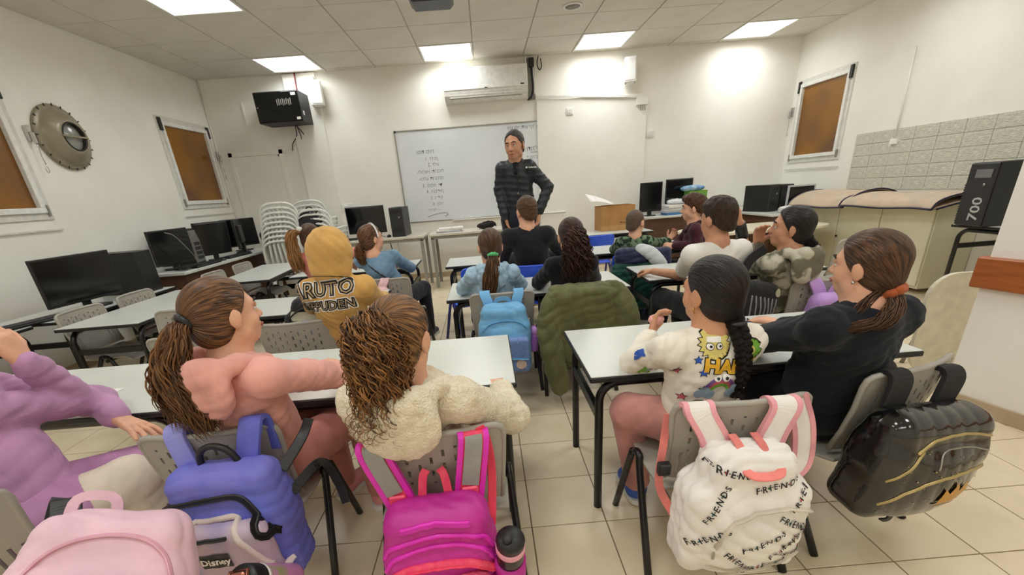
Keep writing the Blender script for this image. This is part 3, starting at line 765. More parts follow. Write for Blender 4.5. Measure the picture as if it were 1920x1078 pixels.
pj = empty('projector', (-.29, 4.2, 2.62), 0, 'dark ceiling projector cut off by the top edge', 'projector')
mb = MB(); mb.box((-.17, -.13, 0), (.17, .13, .11), .03); mb.build('body', mat('projector_grey', (52, 52, 58), .35), pj)
mb = MB(); mb.cyl((.05, .12, .05), (.05, .15, .05), .035, 16); mb.build('lens', M_screen, pj)
MB().box((.0, .128, .02), (.13, .134, .085), .003).build('lens_recess', M_black, pj)
mb = MB(); mb.cyl((0, 0, .11), (0, 0, .278), .02, 12); mb.build('mount', M_white, pj)
cs = empty('ceiling_speaker', (1.04, 5.31, ZC-.003), 0, 'small round grey speaker set in the ceiling', 'speaker')
mb = MB(); mb.lathe([(.075, -.004), (.075, .001)], 24); mb.build('grille', mat('grille_grey', (140, 136, 128), .7), cs)
mb = MB(); mb.lathe([(.075, -.001), (.078, -.008), (.094, -.006), (.098, .001)], 24, cap=False); mb.build('ring', M_white, cs)
# round ventilator hood on the left wall
vh = empty('ventilator_hood', (XL, 4.52, 1.96), 0, 'round beige metal ventilator hood with a glazed centre on the left wall', 'ventilator')
MX = np.array([[0, 0, 1.0], [0, 1, 0], [-1, 0, 0]])
mh = mat('hood_beige', (150, 142, 120), .35, .15, (140, 132, 110), 5)
mb = MB(); mb.lathe([(.265, 0), (.268, .02), (.25, .03), (.235, .032), (.22, .05), (.19, .085), (.15, .105), (.13, .125), (.115, .12), (.11, .10)], 40, M=MX, cap=False); mb.build('rim', mh, vh)
mb = MB(); mb.lathe([(.115, .085), (.06, .10), (.0001, .105)], 32, M=MX, cap=False); mb.build('glass', mat('hood_glass', (150, 150, 142), .08), vh)
mb = MB(); mb.lathe([(.112, .105), (.118, .126), (.108, .126), (.106, .105)], 32, M=MX, cap=False); mb.build('gasket', M_black, vh)
mb = MB(); mb.box((.12, -.13, -.008), (.135, .13, .008), .003); mb.build('cross_bar', mh, vh)
for k in range(20):
    a = 2*pi*k/20; mb = MB(); mb.box((.026, -.004, .0), (.034, .004, .022), .001, M=rotx(a), t=(0, -.25*math.sin(a), .25*math.cos(a))); mb.build('fin', M_dark, vh)

# ------------------------------------------------------------------ steel desks and panelled desks at the walls
def steel_desk(x0, x1, y0, y1, h, lb):
    cx, cy = (x0+x1)/2, (y0+y1)/2; r = empty('steel_desk', (cx, cy, 0), 0, lb, 'desk'); w_, d_ = (x1-x0)/2, (y1-y0)/2
    MB().box((-w_, -d_, h-.03), (w_, d_, h), .004).build('desktop', mat('desk_cream', (214, 208, 194), .4), r)
    MB().box((-w_+.02, -d_+.02, h-.07), (w_-.02, d_-.02, h-.03), .003).build('apron', M_grey, r)
    for sx in (-1, 1):
        for sy in (-1, 1): MB().box((sx*(w_-.04)-.02, sy*(d_-.04)-.02, 0), (sx*(w_-.04)+.02, sy*(d_-.04)+.02, h-.05), .003).build('leg', M_grey, r)
    return r
steel_desk(-2.15, -.86, 6.05, 6.62, .74, 'grey steel-legged desk with monitor and tower left of the whiteboard')
steel_desk(-.80, .62, 6.12, 6.66, .74, 'grey steel-legged desk with papers below the whiteboard')
M_brown = mat('brown_panel', (92, 62, 42), .5, 0, (80, 52, 34), 5, stretch=(1, 1, 6))
def panel_desk(x0, x1, y0, y1, h, lb, front):
    cx, cy = (x0+x1)/2, (y0+y1)/2; r = empty('panel_desk', (cx, cy, 0), 0, lb, 'desk'); w_, d_ = (x1-x0)/2, (y1-y0)/2
    MB().box((-w_, -d_, h-.03), (w_, d_, h), .004).build('desktop', M_top, r)
    if front == 'y':
        MB().box((-w_+.05, -d_+.05, .12), (w_-.05, -d_+.068, h-.03)).build('modesty_panel', M_brown, r)
        for sx in (-1, 1): MB().box((sx*(w_-.05)-.012, -d_+.03, 0), (sx*(w_-.05)+.012, d_-.02, h-.03)).build('side_panel', M_brown, r)
    else:
        MB().box((w_-.068, -d_+.05, .12), (w_-.05, d_-.05, h-.03)).build('modesty_panel', M_brown, r)
        for sy in (-1, 1): MB().box((-w_+.02, sy*(d_-.05)-.012, 0), (w_-.03, sy*(d_-.05)+.012, h-.03)).build('side_panel', M_brown, r)
    return r
panel_desk(-3.72, -3.02, 4.40, 6.55, .71, 'white desk with brown panels along the left wall under the second window', 'x')
panel_desk(2.26, 4.52, 6.40, 6.955, .72, 'white desk with brown front panel in the back-right corner', 'y')
panel_desk(3.62, 4.52, 5.62, 6.40, .70, 'white desk end along the right wall under the window', 'y')
# cream round-ended table
ot = empty('oval_table', (3.15, 5.25, 0), 0, 'cream round-ended table behind the boy in white', 'table')
MB().prism(rrect(1.7, .78, .38, 10), .585, .61).build('tabletop', mat('cream_laminate', (226, 218, 194), .35), ot)
for x in (-.5, .5): MB().box((x-.05, -.06, 0), (x+.05, .06, .585), .01).build('leg', M_wplas, ot)

# ------------------------------------------------------------------ computers
def monitor(x, y, z, rz, w_, h_, lb, tilt=0.0, m=M_black, bz=0.0):
    r = empty('monitor', (x, y, z), rz, lb, 'monitor', 'computer monitors'); hs_ = None
    Mx = rotx(tilt); t = (0, 0, .06+h_/2)
    mb = MB(); mb.box((-w_/2, -.012, -h_/2), (w_/2, .012, h_/2), .004, M=Mx, t=t); mb.box((-w_*.3, .01, -h_*.3), (w_*.3, .04, h_*.3), .008, M=Mx, t=t); hs_ = mb.build('housing', m, r)
    mb = MB(); mb.box((-w_/2+.014+bz, -.0145, -h_/2+.02+bz), (w_/2-.014-bz, -.011, h_/2-.014-bz), .0005, M=Mx, t=t); mb.build('screen', M_screen, hs_)
    mb = MB(); mb.box((-.03, .015, .008), (.03, .04, .06+h_*.4), .004); mb.build('stand', M_black, r)
    mb = MB(); mb.prism(rrect(w_*.45, .16, .05), 0, .012); mb.build('foot', M_black, r)
    return r
def tower(x, y, z, rz, lb, w_=.17, d_=.40, h_=.39, grille=False, vents=6):
    r = empty('computer_tower', (x, y, z), rz, lb, 'computer', 'computer towers')
    MB().box((-w_/2, -d_/2+.01, 0), (w_/2, d_/2, h_), .004).build('case', M_black, r)
    fpn = MB().box((-w_/2, -d_/2-.006, .004), (w_/2, -d_/2+.01, h_-.003), .008).build('front_panel', M_dark, r)
    MB().box((-w_*.42, -d_/2-.008, h_*.80), (w_*.42, -d_/2-.005, h_*.90), .001).build('drive_bay', M_black, fpn)
    mb = MB(); mb.cyl((w_*.2, -d_/2-.01, h_*.66), (w_*.2, -d_/2-.005, h_*.66), .011, 12); mb.build('power_button', M_steel, fpn)
    for i in range(vents): MB().box((-w_*.35, -d_/2-.008, .06+.014*i), (w_*.35, -d_/2-.005, .067+.014*i)).build('vent_slot', M_black, r)
    if grille:
        MB().box((-w_*.44, d_/2, .02), (w_*.44, d_/2+.003, h_-.02)).build('rear_plate', M_steel, r)
        for i in range(4): MB().box((-w_*.36, d_/2+.002, .05+.05*i), (w_*.2, d_/2+.008, .085+.05*i), .002).build('port_block', M_dark, r)
    return r
def keyboard(x, y, z, rz, lb):
    r = empty('keyboard', (x, y, z), rz, lb, 'keyboard', 'black keyboards')
    MB().box((-.22, -.07, .0), (.22, .07, .016), .004).build('base', M_black, r)
    mb = MB()
    for i in range(15):
        for j in range(5): mb.box((-.21+.028*i, -.06+.024*j, .015), (-.186+.028*i, -.04+.024*j, .022))
    mb.build('keys', M_dark, r)
def mouse(x, y, z, rz, lb):
    r = empty('computer_mouse', (x, y, z), rz, lb, 'mouse')
    S = SDF(.006); S.ell((0, 0, .008), (.03, .052, .024)); S.plane((0, 0, 0.001), (0, 0, -1)); S.build('shell', M_black, r)
    mb = MB(); mb.cyl((-.004, .025, .032), (.004, .025, .032), .008, 10); mb.build('wheel', M_dark, r)
L_ = pi/2
monitor(-3.42, 2.66, .61, L_, .55, .33, 'black monitor cut by the left edge above the near keyboard')
monitor(-3.18, 3.46, .61, L_-.12, .60, .35, 'biggest black monitor on the left, nearest fully seen')
tower(-3.30, 4.05, .61, L_+pi+.0, 'black tower right of the biggest left monitor', .20, .42, .36)
monitor(-3.28, 4.72, .71, L_-.05, .56, .34, 'black monitor with a cable across it, middle of the left wall')
tower(-3.47, 5.10, .71, L_+pi, 'black tower showing its metal rear between two left-wall monitors', .18, .40, .38, True)
monitor(-3.22, 5.35, .71, L_-.35, .44, .37, 'narrow upright black monitor under the left window', .12)
monitor(-3.25, 5.98, .71, -L_+.35, .46, .36, 'monitor seen from behind with a white sticker, under the left window')
monitor(-3.40, 6.30, .71, L_-.6, .46, .36, 'black monitor farthest back along the left wall')
MB().box((-.03, -.016, .30), (.0, -.013, .34)).build('sticker', M_white, bpy.data.objects['monitor.004'])
keyboard(-3.22, 3.02, .612, L_-.3, 'black keyboard at the left edge in front of the near monitor')
keyboard(-3.10, 4.86, .712, L_, 'black keyboard on the brown-panelled left desk')
keyboard(-3.12, 5.55, .712, L_-.1, 'black keyboard lying below the upright left monitor')
mouse(-3.14, 2.72, .612, L_, 'black mouse at the very left edge of the picture'); mouse(-3.10, 5.20, .712, L_, 'black mouse beside the keyboards on the left desk')
cl = empty('cable_tangle', (-3.15, 4.62, .715), 0, 'tangle of black cables under the middle left monitor', 'cable')
for i in range(7):
    pts = [(random.uniform(-.10, .10), random.uniform(-.16, .16), .012+.008*(j % 3)) for j in range(6)]
    mb = MB(); mb.tube(smooth_path(pts, 30), .005, 5); mb.build('cord', M_cable, cl)
mb = MB(); mb.tube(smooth_path([(-3.15, 4.5, 1.09), (-3.13, 4.6, 1.04), (-3.13, 4.78, .84), (-3.13, 4.82, .72)], 20), .004, 6); tag(mb.build('screen_cable', M_grey), 'thin grey cable hanging across the middle left monitor', 'cable')
monitor(-1.68, 6.40, .74, -.06, .54, .36, 'black monitor on the steel desk left of the whiteboard')
tower(-1.20, 6.36, .74, -.05, 'black tower standing on the steel desk left of the whiteboard', .18, .40, .38)
keyboard(-1.75, 6.20, .742, 0, 'black keyboard on the steel desk, behind the denim girl'); mouse(-1.36, 6.22, .742, 0, 'black mouse beside the tower on the steel desk')
mb = MB(); mb.tube(smooth_path([(-1.42, 6.25, .75), (-1.5, 6.35, .76), (-1.62, 6.4, .75)], 10), .004, 5); tag(mb.build('mouse_cord', M_cable), 'black mouse cord on the steel desk', 'cable')
hc = empty('hanging_cables', (-1.3, 6.3, .70), 0, 'black and white cables dangling under the steel desk', 'cable')
for i, (x, m_) in enumerate(((-.25, M_cable), (-.08, M_cable), (.02, M_wplas))):
    mb = MB(); mb.tube(smooth_path([(x, 0, 0), (x+.02, -.02, -.2), (x-.06, .02, -.4), (x-.02, .1, -.55)], 16), .006, 6); mb.build('cord', m_, hc)
monitor(2.42, 6.62, .72, .05, .33, .40, 'black upright screen left of the paper pile', 0); monitor(2.88, 6.74, .72, 0, .40, .42, 'black monitor behind the paper pile')
tower(3.82, 6.22, .70, .30, 'black tower with a grey side, left of the right-hand screen', .18, .40, .34)
tower(4.10, 6.30, .70, .05, 'black tower standing against the right wall', .18, .36, .33)
monitor(4.12, 5.86, .70, -.10, .34, .26, 'small silver-framed screen on the right-hand desk', m=mat('silver_bezel', (190, 192, 196), .35), bz=.006)
S = SDF(.012); S.box((4.0, 5.72, .735), (.20, .08, .035), .03); S.ell((3.88, 5.70, .75), (.10, .07, .03)); o = S.build('white_cloth', cloth('white_cloth', (226, 226, 222)), off=(4.0, 5.72, .70), disp=wrinkle(.012, 30, 5)); o.location = (4.0, 5.72, .70); tag(o, 'crumpled white cloth in front of the silver-framed screen', 'cloth')
# paper pile
def sheet_stack(x, y, z, rz, w_, d_, n, cols, lb, name='paper_stack'):
    r = empty(name, (x, y, z), rz, lb, 'papers'); zz = 0
    for i in range(n):
        t = random.uniform(.012, .03); mb = MB(); a = random.uniform(-.12, .12)
        mb.box((-w_/2, -d_/2, zz), (w_/2, d_/2, zz+t), .001, M=rotz(a), t=(random.uniform(-.02, .02), 0, 0)); mb.build('sheaf', cols[i % len(cols)], r); zz += t+.0005
    return zz
P_w = mat('paper_white', (234, 233, 228), .7); P_b = mat('paper_blue', (84, 140, 196), .5); P_g = mat('book_green', (120, 172, 70), .5); P_v = mat('paper_grey', (190, 190, 200), .7)
h1 = sheet_stack(2.76, 6.56, .72, .05, .34, .26, 7, [P_b, P_b, P_v, P_w, P_v, P_w, P_w], 'pile of papers and blue folders on the back-right desk')
S = SDF(.012); S.ell((2.78, 6.56, .72+h1+.035), (.14, .11, .04)); o = S.build('plastic_bag', mat('bag_plastic', (224, 226, 228), .3, 0, (205, 210, 214), 20), off=(2.78, 6.56, .72+h1), disp=wrinkle(.012, 40, 2)); o.location = (2.78, 6.56, .72+h1); tag(o, 'crumpled white plastic bag on top of the paper pile', 'bag')
r = empty('green_book', (3.08, 6.62, .72), 0, 'stack of books with a green cover right of the paper pile', 'book')
for i, (c, t, a) in enumerate(((P_w, .10, 0), (P_v, .09, .05), (P_g, .11, 0))): MB().box((-.13, -.09, .10*i), (.13, .09, .10*i+t-.005), .002, M=rotz(a)).build('book_block', c, r)
S = SDF(.012); S.ell((3.02, 6.60, 1.06), (.17, .12, .04)); o = S.build('plastic_bag', mat('bag_blue', (176, 206, 220), .3, 0, (70, 130, 180), 12), off=(3.02, 6.60, 1.02), disp=wrinkle(.014, 40, 4)); o.location = (3.02, 6.60, 1.02); tag(o, 'blue and white plastic bag lying on the green book', 'bag')
# cardboard box with a sheet of paper
bx = empty('cardboard_box', (1.77, 6.20, TZ), .06, 'open brown cardboard box on the table right of the whiteboard', 'box')
M_cb = mat('cardboard', (178, 132, 78), .8, 0, (166, 120, 68), 6)
for a in (((-.23, -.16, 0), (.23, -.155, .32)), ((-.23, .155, 0), (.23, .16, .32)), ((-.23, -.155, 0), (-.225, .155, .32)), ((.225, -.155, 0), (.23, .155, .32)), ((-.225, -.155, 0), (.225, .155, .004))):
    MB().box(*a).build('side', M_cb, bx)
MB().box((-.235, -.166, 0), (.235, -.16, .07), .001).build('lower_band', mat('cardboard_light', (190, 146, 92), .8), bx)
V, Fc = text_polys('■ ▬▬▬▬▬', .03); MB().box((.03, -.1615, .095), (.045, -.1602, .11)).build('print_mark', M_print, bx); MB().box((.05, -.1615, .098), (.19, -.1602, .103)).build('print_mark', M_print, bx)
mb = MB()
def sh(u, v):
    return (-.16+.02*v+(-.20+.42*u)*(.7+.3*v), -.10+.20*v, .33+.16*(1-u)*(.35+.65*v)+.02*math.sin(3*u))
mb.grid(sh, 8, 6); o = mb.build('paper_sheet', P_w); o.modifiers.new('thickness', 'SOLIDIFY').thickness = .002; o.location = (1.72, 6.20, TZ); tag(o, 'white sheet of paper sticking out of the cardboard box', 'paper')
# things on the middle steel desk
sheet_stack(-.52, 6.34, .74, .05, .34, .24, 3, [P_v, P_w, P_w], 'stack of white papers on the desk below the whiteboard')
MB_ = SDF(.008); MB_.ell((-.02, 6.36, .785), (.12, .07, .045)); MB_.ell((.06, 6.36, .80), (.06, .05, .04)); MB_.chain(smooth_path([(-.08, 6.34, .80), (0, 6.33, .84), (.10, 6.34, .82), (.13, 6.34, .77)], 6), [.008]*6)
o = MB_.build('pencil_case', cloth('dark_camouflage', (44, 40, 38), .5), off=(0, 6.36, .74), disp=wrinkle(.008, 40, 3)); o.location = (0, 6.36, .74); tag(o, 'dark crumpled pencil case on the desk below the whiteboard', 'pencil case')

# ------------------------------------------------------------------ right wall: cabinet, rug, tap, tower table, folded top
M_cream = mat('cabinet_cream', (216, 213, 188), .5, 0, (209, 205, 179), 3)
cbn = empty('cabinet', (4.33, 4.85, 0), 0, 'low cream cabinet along the right wall under the rolled rug', 'cabinet')
MB().box((-.20, -.86, .05), (.23, .86, .80), .004).build('carcass', M_cream, cbn); MB().box((-.24, -.88, .80), (.235, .88, .83), .004).build('top_board', M_cream, cbn)
for i in range(3): MB().box((-.218, -.85+.568*i, .08), (-.20, -.29+.568*i-.002, .785), .003).build('door', M_cream, cbn)
for i, y in enumerate((-.30, .25, .80)): mb = MB(); mb.sphere((-.226, y, .45), .013, 10); mb.build('knob', M_dark, CH[cbn.name][2+i])
rg = empty('rolled_rug', (4.25, 4.85, .83), 0, 'beige rug with dark blue edge folded over the cream cabinet', 'rug')
M_rug = cloth('rug_beige', (200, 180, 158), .93, .3, 300); M_rugb = cloth('rug_binding', (48, 42, 66))
def rug_piece(y0, y1, seed, xs, hgt, sag):
    """folded layer: loop in x-z swept along y"""
    mb = MB(); n = 30
    def sec(v):
        prof = [(-.36, .0+sag), (-.30, .05+sag*.5), (-.15, hgt*.8), (.05, hgt), (.20, hgt*.85), (.30, hgt*.55), (.31, .35*hgt), (.2, .02), (-.05, .012), (-.30, -.01+sag*.6)]
        P = smooth_path([(a*xs, 0, b) for a, b in prof], 26); return P
    rows = []
    for k in range(n):
        v = k/(n-1); P = sec(v).copy(); P[:, 1] = y0+(y1-y0)*v; P[:, 2] += .006*np.sin(v*9+seed); P[:, 0] += .02*np.sin(v*5+seed); rows.append(P)
    m_ = len(rows[0]); V = np.vstack(rows); F = [(k*m_+i, k*m_+i+1, (k+1)*m_+i+1, (k+1)*m_+i) for k in range(n-1) for i in range(m_-1)]
    mb.add(V, F, True); o = mb.build('rug_fold', M_rug, rg); o.modifiers.new('thickness', 'SOLIDIFY').thickness = .012
    for e in (0, n-1):
        q = MB(); q.tube(rows[e], .009, 6); q.build('binding', M_rugb, rg)
    q = MB(); q.tube(np.array([rw[0] for rw in rows]), .009, 6); q.build('binding', M_rugb, rg)
rug_piece(-.95, .10, 0, .80, .095, -.03); rug_piece(.05, .98, 2, .88, .12, -.05)
tp = empty('water_tap', (XR, 4.18, .64), 0, 'chrome water tap on the right wall beside the cabinet', 'tap')
mb = MB(); mb.tube(smooth_path([(0, 0, 0), (-.06, 0, .0), (-.12, 0, .01), (-.17, 0, -.03)], 12), .011, 8); mb.build('spout', M_chrome, tp)
mb = MB(); mb.lathe([(.02, 0), (.02, .012), (.008, .018)], 14, M=roty(-pi/2)); mb.build('flange', M_chrome, tp)
mb = MB(); mb.tube([(-.08, 0, .01), (-.08, 0, .045)], .008, 8); mb.tube([(-.08, -.03, .045), (-.08, .03, .045)], .007, 8); mb.build('handle', M_chrome, tp)
t2 = make_table(1.2, .62, .70, 'side_table'); t2.location = (4.24, 3.06, 0); t2.rotation_euler.z = pi/2; tag(t2, 'table at the right wall carrying the upright black tower', 'table')
u7 = tower(4.10, 3.46, .70, pi*1.5-.15, 'tall black tower marked 700 standing by the partition', .24, .44, .47, False, 0)
for i in range(16): MB().box((-.124, -.224, .03+.018*i), (-.112, -.19, .041+.018*i), .002).build('rib', M_black, u7)
V, Fc = text_polys('700', .12, bold=.002); Mt = rotz(0)
o = mesh_obj('lettering', [(.10-b-.06, -.2275, .13+a) for a, b in V], Fc, mat('grey_print', (190, 190, 190), .5), u7)
MB().box((-.05, -.23, .36), (.09, -.226, .42), .002).build('display', mat('display_grey', (120, 122, 124), .3), u7)
fp = empty('folded_tabletop', (2.86, 2.34, 0), -.10, 'cream rounded tabletop standing folded beside the partition', 'table')
mb = MB(); mb.prism(rrect(.66, .62, .14, 8, 0, .31), -.012, .012, M=np.array([[1, 0, 0], [0, 0, -1.0], [0, 1, 0]])); mb.build('tabletop', mat('cream_board', (214, 206, 184), .5), fp)
for x in (-.22, .22): MB().tube([(x, .03, .55), (x, .16, .0)], .012, 8).build('leg', M_grey, fp)

# ------------------------------------------------------------------ stacked white garden chairs
M_mono = mat('white_resin', (226, 227, 222), .35)
def make_mono():
    r = empty('plastic_chair')
    mb = MB()
    def seat(u, v): a = (u-.5)*2; return (a*(.21-.02*v), -.20+.40*(1-v), .40-.012*math.cos(a*1.5)-.03*max(0, .2-v))
    mb.grid(seat, 9, 9); o = mb.build('seat', M_mono, r); o.modifiers.new('thickness', 'SOLIDIFY').thickness = .008
    rim = smooth_path([(-.20, -.18, .40), (-.215, -.235, .60), (-.20, -.265, .76), (-.13, -.285, .83), (0, -.29, .845), (.13, -.285, .83), (.20, -.265, .76), (.215, -.235, .60), (.20, -.18, .40)], 36)
    MB().tube(rim, .014, 8).build('back_rim', M_mono, r)
    for i in range(6):
        x = -.135+.054*i; MB().tube([(x*.95, -.195, .42), (x*1.05, -.24, .60), (x*.9, -.28, .82-.9*x*x)], 1, flat=(.024, .008), up=(0, 1, .2)).build('slat', M_mono, r)
    for sx in (-1, 1):
        MB().tube([(sx*.19, .17, .39), (sx*.235, .205, 0)], [.026, .020], 8).build('leg', M_mono, r); MB().tube([(sx*.185, -.18, .40), (sx*.235, -.245, 0)], [.026, .020], 8).build('leg', M_mono, r)
        MB().tube(smooth_path([(sx*.215, -.235, .60), (sx*.25, -.10, .60), (sx*.25, .12, .595), (sx*.215, .17, .50), (sx*.19, .17, .39)], 16), .016, 8).build('armrest', M_mono, r)
    return r
mono = make_mono(); first = True
for (x, y, rz, n, z0, what) in ((-2.66, 5.95, .25, 9, 0, 'front-left'), (-2.45, 6.52, .1, 9, .06, 'rear'), (-2.18, 6.05, -.05, 7, 0, 'right')):
    for k in range(n):
        o = mono if first else copy_tree(mono); first = False
        o.location = (x+.004*k, y+.012*k-.05, z0*0+.055*k); o.rotation_euler.z = rz
        pos = 'bottom one' if k == 0 else 'topmost one' if k == n-1 else '%s from the floor' % ('second', 'third', 'fourth', 'fifth', 'sixth', 'seventh', 'eighth')[k-1]
        tag(o, 'white plastic chair, %s in the %s stack' % (pos, what), 'chair', 'stacked white plastic chairs')
# ------------------------------------------------------------------ people
A_ = np.array
def V3(*a): return np.array(a, float)
def norm(v): v = np.asarray(v, float); return v/(np.linalg.norm(v)+1e-12)
SKIN = {k: mat('skin_'+k, c, .5, 0, tuple(v*.93 for v in c), 18, .05, 90, .4) for k, c in dict(light=(226, 172, 142), mid=(208, 152, 118), tan=(200, 146, 114)).items()}
M_eye = mat('eye_white', (228, 224, 216), .2); M_iris = mat('iris', (42, 28, 20), .15); M_lip = mat('lips', (176, 104, 92), .45); M_brow = mat('brow_hair', (44, 32, 26), .8)
M_sole = mat('shoe_sole', (226, 226, 224), .6)
def ik(a, c, l1, l2, pole):
    a, c, pole = A_(a, float), A_(c, float), norm(pole); d = c-a; L = min(np.linalg.norm(d), l1+l2-.004); u = norm(d)
    x = (l1*l1-l2*l2+L*L)/(2*L); hgt = math.sqrt(max(l1*l1-x*x, 0)); p = pole-u*(pole@u); p = norm(p)
    return a+u*x+p*hgt
def add_hand(S, w, d, n, side, s=.8, curl=(.25, .35, .3), spread=.06, thumb=.35):
    """palm, four jointed fingers of unequal length, thumb from the side of the palm"""
    d, n = norm(d), norm(n); n = norm(n-d*(n@d)); c = np.cross(n, d)
    k = .006
    for o in (-.026, -.009, .009, .026): S.cone(w+c*o*.55*s, w+d*.072*s+c*o*s, .015*s, .0125*s, k)
    for o, fl in zip((-.030, -.0105, .0095, .028), (.76, .97, 1.0, .90) if side > 0 else (.90, 1.0, .97, .76)):
        p = w+d*.072*s+c*o*s; a = 0; q = norm(d+c*o*spread/.03)
        for L, cu, r0, r1 in ((.040, curl[0], .0100, .0095), (.025, curl[1], .0095, .0088), (.021, curl[2], .0088, .0075)):
            a += cu; v = q*math.cos(a)+n*math.sin(a); p2 = p+v*L*fl*s; S.cone(p, p2, r0*s, r1*s, .003); p = p2
    t0 = w+d*.018*s+c*side*.024*s+n*.006*s; v = norm(d*.62+c*side*.75+n*thumb)
    t1 = t0+v*.036*s; v2 = norm(d*.85+c*side*.35+n*thumb*1.2); t2 = t1+v2*.028*s; t3 = t2+norm(v2+n*.25)*.022*s
    S.cone(t0, t1, .0145*s, .0115*s, .008); S.cone(t1, t2, .0115*s, .0105*s, .003); S.cone(t2, t3, .0105*s, .0085*s, .003)
def add_head(S, c, R, s, nb, neck=.042, fine=False):
    W = lambda *p: c+R@(A_(p)*s)
    def E(p, r, k=.02, op='u', Q=None): S.ell(W(*p), A_(r)*s, R if Q is None else R@Q, k*s, op)
    E((0, -.012, .03), (.072, .09, .077)); E((0, .022, -.022), (.057, .062, .070), .03); E((0, .046, -.080), (.030, .030, .024), .03)
    for x in (-1, 1):
        E((x*.034, .048, -.034), (.023, .022, .024), .02); E((x*.045, .005, -.065), (.016, .03, .02), .025)
    E((0, .068, .020), (.046, .016, .012), .02)
    for x in (-1, 1): E((x*.030, .092, .002), (.015, .014, .009), .010, 's')
    S.cone(W(0, .079, .006), W(0, .099, -.027), .0075*s, .0105*s, .010*s)
    for x in (-1, 1): E((x*.011, .088, -.031), (.0085, .010, .007), .006)
    E((0, .083, -.053), (.020, .010, .0065), .008); E((0, .080, -.064), (.016, .010, .0065), .008)
    for x in (-1, 1):
        Q = rotz(-x*.35)@rotx(-.15)
        E((x*.0765, -.008, -.008), (.0075, .019, .030), .006, 'u', Q); E((x*.073, -.006, -.032), (.007, .010, .011), .006)
        if fine: E((x*.084, -.004, -.004), (.005, .010, .016), .004, 's', Q)
    S.cone(W(0, -.018, -.055), nb, neck*1.02, neck*1.12, .03)
def face_parts(c, R, s, root, base, iris=M_iris, lip=M_lip, brow=M_brow):
    W = lambda *p: c+R@(A_(p)*s)
    for x in (-1, 1):
        mb = MB(); mb.sphere(W(x*.030, .0705, .003), .0120*s, 12); e = mb.build('eye', M_eye, root, off=base)
        mb = MB(); mb.sphere(W(x*.0295, .0780, .003), A_((.0066, .0052, .0066))*s, 10, M=R); mb.build('iris', iris, e, off=base)
        mb = MB(); mb.tube([W(x*.0455, .0745, .0075), W(x*.030, .0825, .0115), W(x*.0155, .0800, .0065)], [.003*s, .0052*s, .003*s], 6); mb.build('eyelid', SKIN['tan'], root, off=base)
        mb = MB(); mb.tube([W(x*.050, .0735, .022), W(x*.032, .0865, .0285), W(x*.012, .0865, .024)], [.0018*s, .0042*s, .0035*s], 6); mb.build('eyebrow', brow, root, off=base)
    mb = MB(); mb.tube([W(-.021, .0835, -.0585), W(-.010, .0925, -.0555), W(0, .0945, -.0575), W(.010, .0925, -.0555), W(.021, .0835, -.0585)], [.0015*s, .0036*s, .0038*s, .0036*s, .0015*s], 6)
    mb.tube([W(-.019, .0835, -.0605), W(0, .0925, -.0655), W(.019, .0835, -.0605)], [.0015*s, .0048*s, .0015*s], 6); mb.build('lips', lip, root, off=base)
def hair_attr(c, R, s, tie):
    T = norm(A_(tie)); a = norm(np.cross(T, [0.1, 0.2, 1.0])); b = np.cross(T, a)
    def fn(P):
        L = (P-c)@R/s; L = L/(np.linalg.norm(L, axis=1)[:, None]+1e-9)
        x, y, z = L@a, L@b, L@T; n = np.sqrt(x*x+y*y)+1e-6
        return np.stack([x/n*2.2, y/n*2.2, z*.35], 1)
    return fn
def hair_cap(c, R, s, root, base, m, tie=(0, -1, .1), t=.010, vox=.005, line=((.074, .078), (.0, -.035)), nape=-.085, fringe=0, extra=None, disp=None, name='hair', crop=False):
    W = lambda *p: c+R@(A_(p)*s)
    S = SDF(vox); S.ell(W(0, -.013, .032), A_((.072+t*.8, .090+t, .077+t))*s, R, .02)
    S.ell(W(0, -.045, -.035), A_((.058+t*.6, .05+t, .055))*s, R, .03)
    if extra: extra(S, W)
    (y0, z0), (y1, z1) = line; n = norm((0, z0-z1, -(y0-y1)))
    S.plane(W(0, y0, z0), R@n, .012); S.plane(W(0, 0, nape), R@A_((0, 0.15, -1.0)), .015)
    if crop: S.plane(W(0, -.030, -.028), R@norm((0, .6, -.8)), .010)
    return S.build(name, m, root, off=base, attr=hair_attr(c, R, s, tie), disp=disp)
